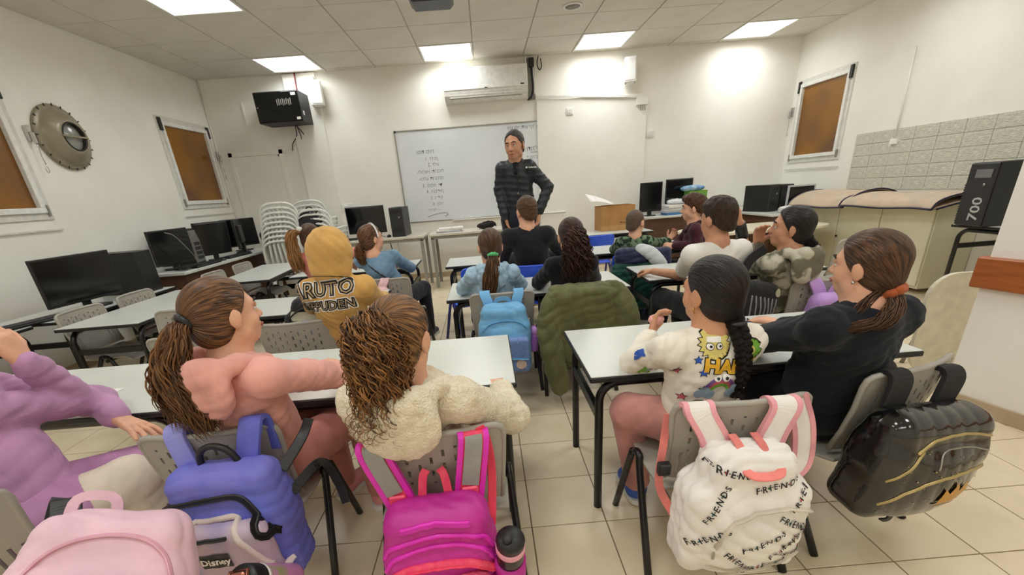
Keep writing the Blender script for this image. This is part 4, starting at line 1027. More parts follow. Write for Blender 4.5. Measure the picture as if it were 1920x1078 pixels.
def tail(name, path, root, base, m, n=160, width=(.018, .035, .04, .01), wave=.006, wfreq=3.0, curl=0.0, cfreq=5.0, rad=.0026, seg=26, flat=.6, seed=1, sides=3, lenvar=.18):
    """ponytail of individual strands gathered at the first point of the path"""
    P0 = smooth_path(path, seg); T = np.gradient(P0, axis=0); T /= np.linalg.norm(T, axis=1)[:, None]
    ref = A_([1.0, .15, .1]); A = np.cross(T, ref); A /= np.linalg.norm(A, axis=1)[:, None]; B = np.cross(T, A)
    tt = np.linspace(0, 1, seg); wd = np.interp(tt, np.linspace(0, 1, len(width)), width); r = np.random.RandomState(seed)
    def fn(i):
        a, q = r.uniform(0, 2*pi), math.sqrt(r.uniform(.02, 1)); ph, ph2 = r.uniform(0, 6.28, 2); L = 1-r.uniform(0, lenvar)
        sc = np.clip(tt*L, 0, 1); idx = sc*(seg-1); i0 = idx.astype(int); fr = (idx-i0)[:, None]; i1 = np.minimum(i0+1, seg-1)
        C = P0[i0]*(1-fr)+P0[i1]*fr; a_, b_ = A[i0], B[i0]; wv = np.interp(sc, tt, wd)
        grow = np.minimum(1, tt*3)
        u = np.cos(a)*q*wv+wave*grow*np.sin(wfreq*6.28*tt+ph+a)+curl*grow*np.cos(cfreq*6.28*tt+ph2)
        v = np.sin(a)*q*wv*flat+wave*grow*np.cos(wfreq*5*tt+ph2)*.6+curl*grow*np.sin(cfreq*6.28*tt+ph2)
        return C+b_*u[:, None]+a_*v[:, None]
    return strand_obj(name, fn, n, seg, rad, m, root, base, sides)
def braid(name, path, root, base, m, r0=.020, turns=6):
    P = smooth_path(path, 90); T = np.gradient(P, axis=0); T /= np.linalg.norm(T, axis=1)[:, None]
    A = np.cross(T, A_([0.05, 1.0, .1])); A /= np.linalg.norm(A, axis=1)[:, None]; B = np.cross(T, A); t = np.linspace(0, 1, 90)
    rr = r0*np.interp(t, [0, .08, .8, .93, 1], [.8, 1, .72, .45, .7]); V = []; F = []; Q = []
    for k in range(3):
        ph = t*turns*2*pi+k*2*pi/3; C = P+A*(rr*.85*np.sin(ph))[:, None]+B*(rr*.5*np.sin(2*ph))[:, None]
        th = np.arange(10)*2*pi/10; Tk = np.gradient(C, axis=0); Tk /= np.linalg.norm(Tk, axis=1)[:, None]
        a = np.cross(Tk, A_([.05, 1, .1])); a /= np.linalg.norm(a, axis=1)[:, None]; b = np.cross(Tk, a)
        ring = C[:, None]+(a[:, None]*np.cos(th)[None, :, None]+b[:, None]*np.sin(th)[None, :, None])*(rr*.62)[:, None, None]
        o = len(V)*900; V.append(ring.reshape(-1, 3)); Q.append(np.stack([np.tile(np.cos(th)*1.2, 90)+k, np.tile(np.sin(th)*1.2, 90), np.repeat(t*1.5, 10)], 1))
        for i in range(89):
            for j in range(10): F.append((o+i*10+j, o+i*10+(j+1) % 10, o+(i+1)*10+(j+1) % 10, o+(i+1)*10+j))
    ob = mesh_obj(name, np.vstack(V)-A_(base), F, m, root, True)
    at = ob.data.attributes.new('hairuv', 'FLOAT_VECTOR', 'POINT'); at.data.foreach_set('vector', np.vstack(Q).astype(np.float32).ravel()); return ob

def person(lb, hip, head, yaw=0.0, hrot=(0, 0, 0), hs=.93, skin='light', top=None, topname='sweatshirt', legs=None, b=1.0, sw=.114, vox=.0068, cv=.009,
           wL=None, wR=None, eL=None, eR=None, shL=None, shR=None, hL=None, hR=None, kL=None, kR=None, aL=None, aR=None, extra=None, wr=.008,
           shoe=(60, 60, 66), short=False, fine=False, face=True, bs=.8, wseed=1, hem=.05, hood=0, stand=False, wf=22, tdisp=None, sleeve=1.0, browm=M_brow, nbo=(0, 0, 0)):
    f = V3(-math.sin(yaw), math.cos(yaw), 0); r = V3(math.cos(yaw), math.sin(yaw), 0); up = V3(0, 0, 1)
    hip, head = A_(hip, float), A_(head, float); R = rotz(hrot[0])@rotx(hrot[1])@roty(hrot[2])
    base = V3(hip[0], hip[1], 0)
    nb = head+V3(0, 0, -.136*hs)-f*.022+A_(nbo)
    ch = nb*.70+hip*.30-f*.012; wst = nb*.36+hip*.64-f*.004
    shL = nb-r*sw*b+V3(0, 0, -.040*b) if shL is None else A_(shL); shR = nb+r*sw*b+V3(0, 0, -.040*b) if shR is None else A_(shR)
    l1, l2 = .215*b, .195*b
    if wL is None: wL = hip+f*.24-r*.06+up*.10
    if wR is None: wR = hip+f*.24+r*.06+up*.10
    wL, wR = A_(wL, float), A_(wR, float)
    eL = ik(shL, wL, l1, l2, -r*.6-up*.7-f*.2) if eL is None else A_(eL); eR = ik(shR, wR, l1, l2, r*.6-up*.7-f*.2) if eR is None else A_(eR)
    hpL, hpR = hip-r*.070*b, hip+r*.070*b
    if not stand:
        kL = hpL+f*.30*b-r*.03+up*.01 if kL is None else A_(kL); kR = hpR+f*.30*b+r*.03+up*.01 if kR is None else A_(kR)
        aL = V3(kL[0]+f[0]*.02, kL[1]+f[1]*.02, .075) if aL is None else A_(aL); aR = V3(kR[0]+f[0]*.02, kR[1]+f[1]*.02, .075) if aR is None else A_(aR)
    else: kL, kR, aL, aR = A_(kL), A_(kR), A_(aL), A_(aR)
    # ---- skin: one continuous body
    S = SDF(vox); add_head(S, head, R, hs, nb, .042*hs, fine)
    q = .78
    S.cone(nb, ch, .05*b, .085*b*q, .04); S.cone(ch, hip, .095*b*q, .10*b*q, .04, .8, f)
    for sh, el, wr_, hd, sd in ((shL, eL, wL, hL, -1), (shR, eR, wR, hR, 1)):
        S.cone(nb+V3(0, 0, -.03), sh, .035*b, .036*b, .03); S.cone(sh, el, .036*b, .030*b, .02); S.cone(el, wr_, .031*b, .0215*b, .02)
        d = norm(wr_-el) if hd is None or 'd' not in hd else norm(hd['d'])
        n = norm(hd['n']) if hd and 'n' in hd else norm(-up+f*.01+d*.01)
        add_hand(S, wr_+d*.012, d, n, sd*(hd.get('flip', 1) if hd else 1), bs*b, (hd or {}).get('curl', (.3, .4, .35)), (hd or {}).get('spread', .06), (hd or {}).get('thumb', .35))
    for hp, kn, an in ((hpL, kL, aL), (hpR, kR, aR)):
        S.cone(hp, kn, .06*b, .042*b, .03); S.cone(kn, an, .042*b, .03*b, .02); S.cone(an, an+f*.06*b+V3(0, 0, -.03), .028*b, .026*b, .01)
    root = S.build('person', SKIN[skin], off=base, adapt=.0); root.location = base; tag(root, lb, 'person')
    if face: face_parts(head, R, hs, root, base, brow=browm)
    # ---- upper garment
    C = SDF(cv); Bk = b
    C.cone(hip+V3(0, 0, -hem+.03), wst, .122*Bk, .110*Bk, .04, .80, f); C.cone(wst, ch, .110*Bk, .112*Bk, .04, .78, f); C.cone(ch, nb+V3(0, 0, -.085*Bk), .110*Bk, .084*Bk, .04, .76, f)
    C.cone(shL, shR, .047*Bk, .047*Bk, .03, .92, f); C.cone(nb+V3(0, 0, -.055), nb+V3(0, 0, -.012), .062*Bk, .049*Bk, .03)
    for sh, el, wr_ in ((shL, eL, wL), (shR, eR, wR)):
        C.cone(nb+V3(0, 0, -.03)*Bk, sh, .040*Bk, .046*Bk, .03)
        if short: C.cone(sh, sh*.35+el*.65, .048*Bk, .047*Bk, .02)
        else:
            C.cone(sh, el, .048*Bk*sleeve, .043*Bk*sleeve, .02); we = wr_-norm(wr_-el)*.005; C.cone(el, we*.9+el*.1, .043*Bk*sleeve, .037*Bk*sleeve, .015); C.cone(we*.93+el*.07, we, .033*Bk, .031*Bk, .005)
    if extra: extra(C, dict(nb=nb, f=f, r=r, head=head, hip=hip, ch=ch, shL=shL, shR=shR, R=R, hs=hs))
    td = tdisp if tdisp is not None else wrinkle(wr, wf, wseed)
    garment = C.build(topname, top, root, off=base, disp=td)
    if hood: hood_down(dict(nb=nb, f=f, r=r), hood, top, garment, base, td)
    # ---- trousers and shoes
    if legs is not None:
        L = SDF(cv+.004); L.ell(hip+V3(0, 0, -.0), (.132*b, .125*b, .10*b), rotz(yaw), .03)
        for hp, kn, an in ((hpL, kL, aL), (hpR, kR, aR)):
            L.cone(hp, kn, .083*b, .064*b, .03); L.cone(kn, an+V3(0, 0, .02), .064*b, .05*b, .02)
        L.build('trousers', legs, root, off=base, disp=wrinkle(.005, 26, wseed+5))
    ms = mat('shoe_%d_%d_%d' % shoe, shoe, .6)
    for an in (aL, aR):
        H = SDF(.010); H.cone(an+V3(0, 0, -.025), an+f*.115*b+V3(0, 0, -.040), .038*b, .032*b, .02); H.cone(an+V3(0, 0, .01), an+V3(0, 0, -.03), .04*b, .04*b, .02); H.plane(V3(0, 0, max(an[2]-.062, .014)), (0, 0, -1), .004)
        so = H.build('shoe', ms, root, off=base)
        mb = MB(); z0 = max(an[2]-.074, .001); c_ = an+f*.05*b
        mb.prism(rrect(.074*b, .205*b, .036*b, 6), z0, z0+.022, M=rotz(yaw), t=(c_[0], c_[1], 0)); mb.build('sole', M_sole, so, off=base)
    return dict(root=root, base=base, f=f, r=r, nb=nb, ch=ch, head=head, R=R, hs=hs, shL=shL, shR=shR, eL=eL, eR=eR, wL=wL, wR=wR, hip=hip, top=garment, kL=kL, kR=kR)
def hood_down(d, s, m, root, base, td):
    """soft cowl lying on the shoulders, open in the middle"""
    nb, f, r = d['nb'], d['f'], d['r']; C = SDF(.007); z = lambda q: V3(0, 0, q*s)
    C.chain([nb+f*.085*s-r*.03*s+z(-.065), nb+f*.035*s-r*.083*s+z(-.012), nb-f*.035*s-r*.082*s+z(.012), nb-f*.09*s-r*.04*s+z(.012), nb-f*.10*s+z(.006), nb-f*.09*s+r*.04*s+z(.012), nb-f*.035*s+r*.082*s+z(.012), nb+f*.035*s+r*.083*s+z(-.012), nb+f*.085*s+r*.03*s+z(-.065)], A_([.012, .016, .018, .019, .019, .019, .018, .016, .012])*s, .03)
    C.ell(nb-f*.090*s+z(-.052), A_((.092, .034, .078))*s, rotz(math.atan2(-f[0], f[1])), .05)
    C.ell(nb-f*.035*s+z(.035), A_((.060, .068, .05))*s, rotz(math.atan2(-f[0], f[1])), .012, 's')
    C.build('hood', m, root, off=base, disp=td)
def tie_ring(p, d, r1, r2, m, root, base, name='hair_tie', wob=0.0, n=28):
    a, b_, d = frame_from(d); pts = []
    for k in range(n):
        t = 2*pi*k/n; rr = r1*(1+wob*math.sin(7*t)); pts.append(A_(p)+a*rr*math.cos(t)+b_*rr*math.sin(t)+d*wob*.01*math.cos(9*t))
    mb = MB(); mb.tube(np.array(pts), r2, 8, closed=True); return mb.build(name, m, root, off=base)

H_brown = hairmat('hair_brown', (58, 36, 22), (140, 98, 60)); H_dark = hairmat('hair_dark', (16, 13, 12), (46, 36, 32)); H_mid = hairmat('hair_midbrown', (52, 34, 24), (112, 78, 52))
H_aub = hairmat('hair_auburn', (50, 30, 18), (178, 126, 76)); H_curl = hairmat('hair_darkcurl', (30, 20, 16), (84, 54, 38)); H_short = hairmat('hair_shortbrown', (70, 48, 32), (124, 90, 60), 2.5); H_buzz = hairmat('hair_buzz', (96, 78, 64), (128, 106, 90), 3); H_man = hairmat('hair_grey', (40, 36, 34), (104, 98, 92), 2.5)

# --- girl in the pink hoodie
pink = cloth('pink_fleece', (230, 168, 156), .9, .15, 200); pinkp = cloth('pink_trouser', (206, 138, 128), .88)
p = person('girl in a pink hoodie with a long brown ponytail, seated at the left', (-.79, 1.30, .46), (-.735, 1.17, .985), -.45, (-.62, .05, -.08), .90, 'light', pink, 'hoodie', pinkp, 1.03, sw=0.122, vox=.0057, cv=.008,
   wR=(-.44, 1.60, .655), eR=(-.53, 1.42, .68), wL=(-.72, 1.58, .66), eL=(-.86, 1.44, .67), hood=1.05, hR=dict(n=(0, 0, -1)), hL=dict(n=(0, 0, -1)), wr=.009, shoe=(232, 150, 150))
hc, hR_, s = p['head'], p['R'], p['hs']; W = lambda *q: hc+hR_@(A_(q)*s)
hair_cap(hc, hR_, s, p['root'], p['base'], H_brown, tie=(0, -1, .12), t=.011)
tp_ = W(0, -.108, .01); tie_ring(tp_, W(0, -.13, .0)-tp_, .020, .010, M_black, p['root'], p['base'])
tail('ponytail', [W(0, -.095, .015), W(0, -.135, -.01), tp_+V3(-.035, -.045, -.10), tp_+V3(-.02, -.05, -.20), tp_+V3(.01, -.055, -.31)], p['root'], p['base'], H_brown, 300, (.016, .030, .044, .050, .035), .007, 2.5, .003, 4, .0028, 30, .55, 3)
tail('loose_lock', [W(-.03, -.10, .0), tp_+V3(-.06, -.03, -.07), tp_+V3(-.105, -.02, -.18), tp_+V3(-.085, -.03, -.30)], p['root'], p['base'], H_brown, 120, (.012, .022, .028, .020), .007, 2.5, .003, 4, .0026, 26, .6, 4)

# --- girl in the cream fleece
cream = mat('cream_sherpa', (240, 230, 206), .95, 0, (228, 214, 184), 40, .9, 170, .2, sheen=.3)
p = person('girl in a cream fleece hoodie with a big curly auburn ponytail', (-.235, 1.27, .46), (-.245, 1.06, .915), -.12, (-.30, -.06, 0), .95, 'light', cream, 'fleece_hoodie', cloth('grey_leggings', (70, 70, 76)), 1.08, sw=0.126, vox=.0057, cv=.008,
   wR=(.0, 1.36, .60), eR=(.03, 1.16, .60), wL=(-.38, 1.42, .62), eL=(-.42, 1.18, .60), hood=1.18, tdisp=noise_disp(.003, 120, 3), sleeve=1.12)
hc, hR_, s = p['head'], p['R'], p['hs']; W = lambda *q: hc+hR_@(A_(q)*s)
hair_cap(hc, hR_, s, p['root'], p['base'], H_aub, tie=(0, -.8, .6), t=.011)
tp_ = W(.0, -.092, .055); tie_ring(tp_, W(0, -.13, .09)-W(0, -.09, .06), .018, .008, M_dark, p['root'], p['base'])
tail('curly_ponytail', [W(-.005, -.075, .05), W(-.005, -.125, .05), tp_+V3(-.010, -.045, -.06), tp_+V3(-.012, -.05, -.15), tp_+V3(-.025, -.05, -.245)], p['root'], p['base'], H_aub, 760, (.022, .062, .070, .070, .066), .008, 3, .0065, 7, .0020, 40, .8, 5, lenvar=.35)
tail('loose_curls', [tp_+V3(-.01, -.05, -.14), tp_+V3(-.03, -.055, -.22), tp_+V3(-.035, -.05, -.285)], p['root'], p['base'], H_aub, 60, (.05, .07, .08), .008, 2, .010, 4, .0011, 34, .7, 8, lenvar=.3)

# --- girl in the printed sweatshirt
prm = cloth('cream_print', (240, 234, 220), .95, .08)
p = person('girl in a white sweatshirt with cartoon prints and a long black braid', (.67, 1.29, .46), (.665, 1.265, .915), .08, (.42, .05, 0), .93, 'mid', prm, 'sweatshirt', cloth('dusty_pink', (206, 146, 138), .85), 1.02, sw=0.122, vox=.0052, cv=.008,
   wL=(.575, 1.50, .70), eL=(.485, 1.42, .635), wR=(.80, 1.52, .66), eR=(.86, 1.38, .65), kL=(.46, 1.36, .47), aL=(.53, 1.44, .085), hL=dict(n=(.6, .2, .5), d=(.25, .35, .6), curl=(.5, .6, .5)), wr=.009, shoe=(52, 92, 178), wseed=4)
P_GIRL = p
hc, hR_, s = p['head'], p['R'], p['hs']; W = lambda *q: hc+hR_@(A_(q)*s)
hair_cap(hc, hR_, s, p['root'], p['base'], H_dark, tie=(.2, -.9, -.45), t=.012, nape=-.095)
b0 = W(.015, -.085, -.075)
braid('braid', [W(.005, -.075, -.055), b0, b0+V3(.012, -.04, -.06), b0+V3(.02, -.05, -.14), b0+V3(.018, -.045, -.235)], p['root'], p['base'], H_dark, .022, 5.5)
tie_ring(b0+V3(.006, -.012, -.012), (0, -.3, -1), .019, .007, M_dark, p['root'], p['base'])
mb = MB(); mb.sphere(b0+V3(.03, .01, -.01), .008, 8); mb.build('hair_clip', mat('clip_silver', (200, 200, 205), .2, .6), p['root'], off=p['base'])
mb = MB(); mb.tube([W(-.076, -.004, -.040), W(-.080, -.006, -.050), W(-.076, -.008, -.058)], .0022, 6); mb.build('earring', mat('gold', (190, 150, 70), .25, .9), p['root'], off=p['base'])
pw = p['wL']; o = SDF(.006); o.ell(pw+V3(.03, .03, .055), (.035, .022, .018), rotz(.5)@rotx(.4), .01); ob = o.build('pink_tissue', cloth('tissue_pink', (238, 172, 166)), off=pw+V3(.03, .03, .03), disp=wrinkle(.006, 60, 3)); ob.location = pw+V3(.03, .03, .03); tag(ob, 'crumpled pink paper in the braided girl\'s hand', 'paper')
tb = bvh_of(p['top']); rt = p['root']
def art(name, V, Fc, c, m, rot=0, up=(0, 0, 1), nrm=(0.0, -1, .15), off=.002): return decal(name, A_(V), Fc, c, nrm, up, tb, m, P_GIRL['top'], off, .014, rot)
def disc(name, poly, c, m, rot=0, off=.002, nrm=(0, -1, .15)): return art(name, poly, [tuple(range(len(poly)))], c, m, rot, off=off, nrm=nrm)
M_y = mat('print_yellow', (232, 178, 46), .8); M_py = mat('print_paleyellow', (222, 206, 120), .8); M_bl = mat('print_blue', (44, 88, 186), .8); M_gn = mat('print_green', (120, 178, 60), .8); M_pk = mat('print_pink', (200, 96, 110), .8); M_lb = mat('print_lightblue', (150, 172, 190), .8); M_vi = mat('print_violet', (120, 84, 150), .8); M_w = mat('print_white', (246, 244, 238), .8)
hx, hy, hz = .66, 1.16, .0
disc('sun_outline', ngon(32, .050, .038), (.645, 1.16, .780), M_print, off=.0018); disc('sun_print', ngon(32, .046, .035), (.645, 1.16, .780), M_py, off=.0028)
for sx in (-1, 1):
    disc('print_eye', ngon(12, .011), (.645+sx*.013, 1.16, .773), M_print, off=.0034); disc('print_eye', ngon(12, .009), (.645+sx*.013, 1.16, .773), M_w, off=.004); disc('print_pupil', ngon(8, .004), (.645+sx*.013+.002, 1.16, .773), M_print, off=.0048)
disc('print_teeth', rrect(.040, .016, .006, 4), (.645, 1.16, .793), M_w, off=.0036)
disc('flower_outline', ngon(24, .040, .028), (.765, 1.18, .745), M_print, off=.0018); disc('flower_print', ngon(24, .036, .026), (.765, 1.18, .745), M_gn, off=.0028); disc('flower_face', ngon(12, .015), (.765, 1.18, .745), M_py, off=.0036)
V, Fc = text_polys('HAPPY', .056, bold=.006); art('lettering_outline', V, Fc, (.70, 1.16, .705), M_print, -.12, off=.0018); V, Fc = text_polys('HAPPY', .056, bold=.003); art('lettering', V, Fc, (.70, 1.16, .705), M_y, -.12, off=.003)
def arch(r0, r1, n=14): return [(r1*math.cos(pi*i/n), r1*math.sin(pi*i/n)) for i in range(n+1)]+[(r0*math.cos(pi*i/n), r0*math.sin(pi*i/n)) for i in range(n, -1, -1)]
def strip_faces(n): m_ = 2*(n+1); return [(i, i+1, m_-2-i, m_-1-i) for i in range(n)]
for r0, r1, m_ in ((.040, .050, M_vi), (.031, .040, M_pk), (.022, .031, M_gn)): art('rainbow_print', arch(r0, r1), strip_faces(14), (.665, 1.15, .630), m_, off=.0025)
for dx in (-.042, .045):
    for q, (ax, az, ar) in enumerate(((-.014, 0, .014), (.012, .0, .016), (0, .012, .015))): disc('cloud_print', ngon(14, ar), (.665+dx+ax, 1.15, .625+az), M_lb, off=.0034+.0004*q)
for sx in (-1, 1): disc('print_eye', ngon(12, .011), (.665+sx*.012, 1.15, .678), M_w, off=.0042); disc('print_pupil', ngon(8, .005), (.667+sx*.012, 1.15, .676), M_print, off=.005)
disc('flower_outline', ngon(28, .040, .029), (.615, 1.14, .565), M_print, off=.0018); disc('flower_print', ngon(28, .037, .027), (.615, 1.14, .565), M_y, off=.0028); disc('flower_face', ngon(12, .014), (.615, 1.14, .565), mat('print_brown', (150, 96, 30), .8), off=.0036)
for (x, z, m_) in ((.600, .735, M_bl), (.615, .695, M_bl), (.618, .640, M_bl), (.790, .70, M_w), (.70, .565, M_vi), (.57, .61, M_pk), (.74, .60, M_vi), (.72, .545, M_vi), (.55, .70, M_pk), (.80, .62, M_bl), (.79, .57, M_bl)):
    disc('star_outline', ngon(10, .015, .007, .3), (x, 1.15, z), M_print, off=.0018); disc('star_print', ngon(10, .012, .0055, .3), (x, 1.15, z), m_, off=.003)
V, Fc = text_polys('SUPER', .034, bold=.003); art('lettering', V, Fc, (.52, 1.36, .665), M_bl, .0, nrm=(-.2, -.8, .6), off=.003)
V, Fc = text_polys('COOL', .036, bold=.003); art('lettering', V, Fc, (.795, 1.17, .59), M_bl, 1.2, off=.003)
disc('cup_print', rrect(.026, .022, .006, 4), (.52, 1.36, .625), M_lb, nrm=(-.2, -1, .4)); disc('leaf_print', ngon(8, .02, .012), (.50, 1.36, .625), M_gn, nrm=(-.2, -1, .4))

# --- girl in black
blk = mat('black_knit', (28, 33, 40), .9, 0, (22, 26, 32), 9, .15, 200, .2, sheen=.1); blk2 = cloth('black_leggings', (24, 24, 27))
def wide(C, d): C.ell(d['nb']-d['f']*.02+V3(0, 0, -.03), (.075, .06, .035), None, .03)
p = person('girl in a black sweater with brown hair in an orange scrunchie, at the right', (1.12, 1.34, .46), (1.075, 1.20, .972), .22, (.50, .02, 0), .86, 'light', blk, 'sweater', blk2, 1.14, sw=0.122, vox=.0057, cv=.009,
   wL=(1.00, 1.60, .655), eL=(.945, 1.46, .665), wR=(1.16, 1.62, .66), eR=(1.30, 1.42, .64), extra=wide, wr=.009, wseed=9, shoe=(40, 40, 44))
hc, hR_, s = p['head'], p['R'], p['hs']; W = lambda *q: hc+hR_@(A_(q)*s)
hair_cap(hc, hR_, s, p['root'], p['base'], H_mid, tie=(0, -.8, -.6), t=.012, nape=-.12, line=((.074, .080), (.006, -.05)))
t0 = W(0, -.085, -.075)
tie_ring(t0, W(0, -.12, -.12)-W(0, -.085, -.07), .020, .014, cloth('orange_velvet', (176, 92, 52)), p['root'], p['base'], 'scrunchie', .22, 40)
tail('ponytail', [W(0, -.08, -.06), t0+V3(-.005, -.03, -.03), t0+V3(-.05, -.045, -.065), t0+V3(-.11, -.03, -.085), t0+V3(-.16, .0, -.105)], p['root'], p['base'], H_mid, 150, (.016, .022, .030, .030, .02), .005, 1.5, .0, 4, .0022, 24, .5, 12)
tail('loose_lock', [W(-.02, -.07, -.06), t0+V3(-.08, .0, -.05), t0+V3(-.15, .03, -.09)], p['root'], p['base'], H_mid, 60, (.02, .03, .03), .005, 1.5, .0, 4, .0018, 20, .5, 13)
mb = MB(); mb.sphere(W(-.082, -.004, -.044), .005, 8); mb.build('earring', M_chrome, p['root'], off=p['base'])

# --- girl in purple at the left edge
pur = cloth('lilac_fleece', (196, 148, 188), .88, .12, 200)
p = person('girl in a lilac tracksuit leaning her cheek on her hand at the left edge', (-1.38, 1.07, .46), (-1.50, 1.14, .975), -1.05, (-.75, .02, .12), .97, 'light', pur, 'sweatshirt', None, 1.12, sw=0.126, vox=.0052, cv=.008,
   eR=(-1.415, 1.36, .685), wR=(-1.375, 1.22, .880), hR=dict(d=(-.15, -.10, .55), n=(-.85, .0, .1), curl=(.5, .6, .4)), wL=(-1.30, 1.33, .625), eL=(-1.44, 1.44, .65), shR=(-1.40, 1.06, .80), hL=dict(d=(.7, -.25, -.20), n=(.1, -.3, -.9), curl=(.12, .2, .2), spread=.22), wr=.010, wseed=21, bs=.86, fine=True,
   kL=(-1.13, 1.30, .47), kR=(-1.19, 1.17, .475), aL=(-1.06, 1.30, .075), aR=(-1.14, 1.20, .075), shoe=(220, 214, 220))
L = SDF(.009); r_, b_ = p['r'], 1.12
L.ell(p['hip'], (.15, .14, .11), None, .03)
for hp, kn, an in ((p['hip']-r_*.08, p['kL'], V3(-1.06, 1.30, .10)), (p['hip']+r_*.08, p['kR'], V3(-1.14, 1.20, .10))): L.cone(hp, kn, .098, .075, .03); L.cone(kn, an, .074, .056, .02)
L.build('trousers', mat('lilac_trousers', (186, 138, 178), .9, 0, (168, 122, 160), 9, .12, 240, .25), p['root'], off=p['base'], disp=wrinkle(.006, 24, 8))
K = SDF(.008); kn = p['kR']; K.cone(kn+norm(p['hip']+r_*.08-kn)*.085, kn, .0865, .0795, .02); K.cone(kn, kn+V3(.02, .008, -.12), .079, .068, .02)
K.build('knee_patch', cloth('knee_white', (218, 206, 190), .93), p['root'], off=p['base'], disp=wrinkle(.005, 24, 8))
hc, hR_, s = p['head'], p['R'], p['hs']; W = lambda *q: hc+hR_@(A_(q)*s)
hair_cap(hc, hR_, s, p['root'], p['base'], H_mid, tie=(0, -1, .1), t=.012)
tail('ponytail', [W(0, -.09, .01), W(0, -.13, -.02), W(0, -.13, -.12), W(0, -.12, -.22)], p['root'], p['base'], H_mid, 90, (.015, .03, .035, .02), .006, 2, .0, 4, .003, 20, .6, 14)
mg = mat('red_frame', (120, 50, 48), .3)
for x in (-1, 1):
    mb = MB(); mb.tube([W(x*.031+.022*math.cos(a), .094, .002+.019*math.sin(a)) for a in np.linspace(0, 2*pi, 20)[:-1]], .0018, 6, closed=True); mb.build('glasses_rim', mg, p['root'], off=p['base'])
    mb = MB(); mb.tube([W(x*.053, .092, .006), W(x*.070, .05, .008), W(x*.076, -.005, .004)], .0018, 6); mb.build('glasses_temple', mg, p['root'], off=p['base'])
mb = MB(); mb.tube([W(-.009, .096, .006), W(.009, .096, .006)], .0018, 6); mb.build('glasses_bridge', mg, p['root'], off=p['base'])

# --- child in the tan hoodie, hood up
tan = cloth('tan_fleece', (214, 168, 96), .9, .15, 200)
def hoodup(C, d):
    h, f = d['head'], d['f']
    C.ell(h-f*.022+V3(0, 0, .012), (.112, .118, .124), rotz(.1), .03); C.ell(h-f*.05+V3(0, 0, -.07), (.10, .085, .07), None, .03); C.ell(h+f*.11+V3(0, 0, -.015), (.072, .07, .085), None, .02, 's')
p = person('child in a tan hoodie with black lettering on the back, hood up', (-.86, 2.42, .47), (-.80, 2.27, 1.005), -.08, (-.25, 0, 0), .95, 'light', tan, 'hoodie', cloth('dark_trousers', (34, 34, 40)), 1.16, sw=0.122, vox=.0075, cv=.009,
   wR=(-.70, 2.74, .665), eR=(-.66, 2.52, .66), wL=(-.95, 2.74, .665), eL=(-1.06, 2.52, .66), extra=hoodup, wr=.008, wseed=31, shoe=(50, 50, 56))
tb2 = bvh_of(p['top'])
for txt, z, sz, o_, m_, bd in (('NARUTO', .835, .098, .002, M_w, .011), ('NARUTO', .835, .098, .0034, M_print, .006), ('NARUTO', .835, .098, .0046, mat('print_tan', (196, 170, 130), .8), -.001), ('SHIPPUDEN', .752, .064, .002, M_w, .010), ('SHIPPUDEN', .752, .064, .0034, M_print, .005), ('SHIPPUDEN', .752, .064, .0046, MATS['print_tan'], -.001)):
    V, Fc = text_polys(txt, sz, shear=.15, bold=bd); decal('lettering', V, Fc, (-.90 if sz > .08 else -.875, 2.22, z), (-.05, -1, .12), (0, 0, 1), tb2, m_, p['top'], o_, .016, .06, .15)
V = arch(.165, .178, 12); decal('print_swoosh', A_([(x*1.0, y*.22) for x, y in V]), strip_faces(12), (-.87, 2.22, .872), (0, -1, .12), (0, 0, 1), tb2, M_print, p['top'], .003, .02, .0, .15)

# --- girl in light blue with low ponytail
lbl = cloth('pale_blue', (168, 200, 222), .92)
p = person('girl in a pale blue hoodie with a green scrunchie, second row', (.0, 2.78, .46), (.01, 2.72, .925), 0, (.12, -.12, 0), .93, 'light', lbl, 'hoodie', cloth('blue_jeans', (70, 84, 120)), 1.0, vox=.008, cv=.010,
   wR=(.14, 2.98, .655), eR=(.19, 2.82, .66), wL=(-.08, 2.98, .655), eL=(-.19, 2.82, .66), hood=.95, wr=.011, wseed=41)
hc, hR_, s = p['head'], p['R'], p['hs']; W = lambda *q: hc+hR_@(A_(q)*s)
hair_cap(hc, hR_, s, p['root'], p['base'], H_mid, tie=(0, -1, -.4), t=.011, vox=.006, nape=-.10)
t0 = W(0, -.10, -.055); tie_ring(t0, (0, -.5, -1), .020, .012, cloth('green_scrunchie', (90, 190, 120)), p['root'], p['base'], 'scrunchie', .2)
tail('ponytail', [W(0, -.09, -.04), t0+V3(-.005, -.03, -.04), t0+V3(-.03, -.05, -.15), t0+V3(-.06, -.05, -.32)], p['root'], p['base'], H_mid, 160, (.016, .04, .05, .025), .004, 1.5, 0, 4, .0032, 20, .5, 16)

# --- curly-haired girl
p = person('girl with long dark curly hair in a black top, second row', (.50, 2.80, .46), (.50, 2.68, .955), 0, (.05, 0, 0), .93, 'light', cloth('black_top', (26, 26, 29)), 'sweater', cloth('dark_jeans', (40, 44, 58)), 1.0, vox=.008, cv=.010,
   wR=(.62, 2.98, .655), eR=(.68, 2.82, .66), wL=(.38, 2.98, .655), eL=(.31, 2.82, .66), wseed=51)
hc, hR_, s = p['head'], p['R'], p['hs']; W = lambda *q: hc+hR_@(A_(q)*s)
hair_cap(hc, hR_, s, p['root'], p['base'], H_curl, tie=(0, -.9, .3), t=.012, vox=.006)
tail('curly_ponytail', [W(0, -.08, .04), W(0, -.13, .02), W(.0, -.15, -.12), W(.01, -.14, -.30)], p['root'], p['base'], H_curl, 300, (.02, .055, .085, .09), .006, 2, .009, 6, .0034, 40, .6, 17, lenvar=.4)
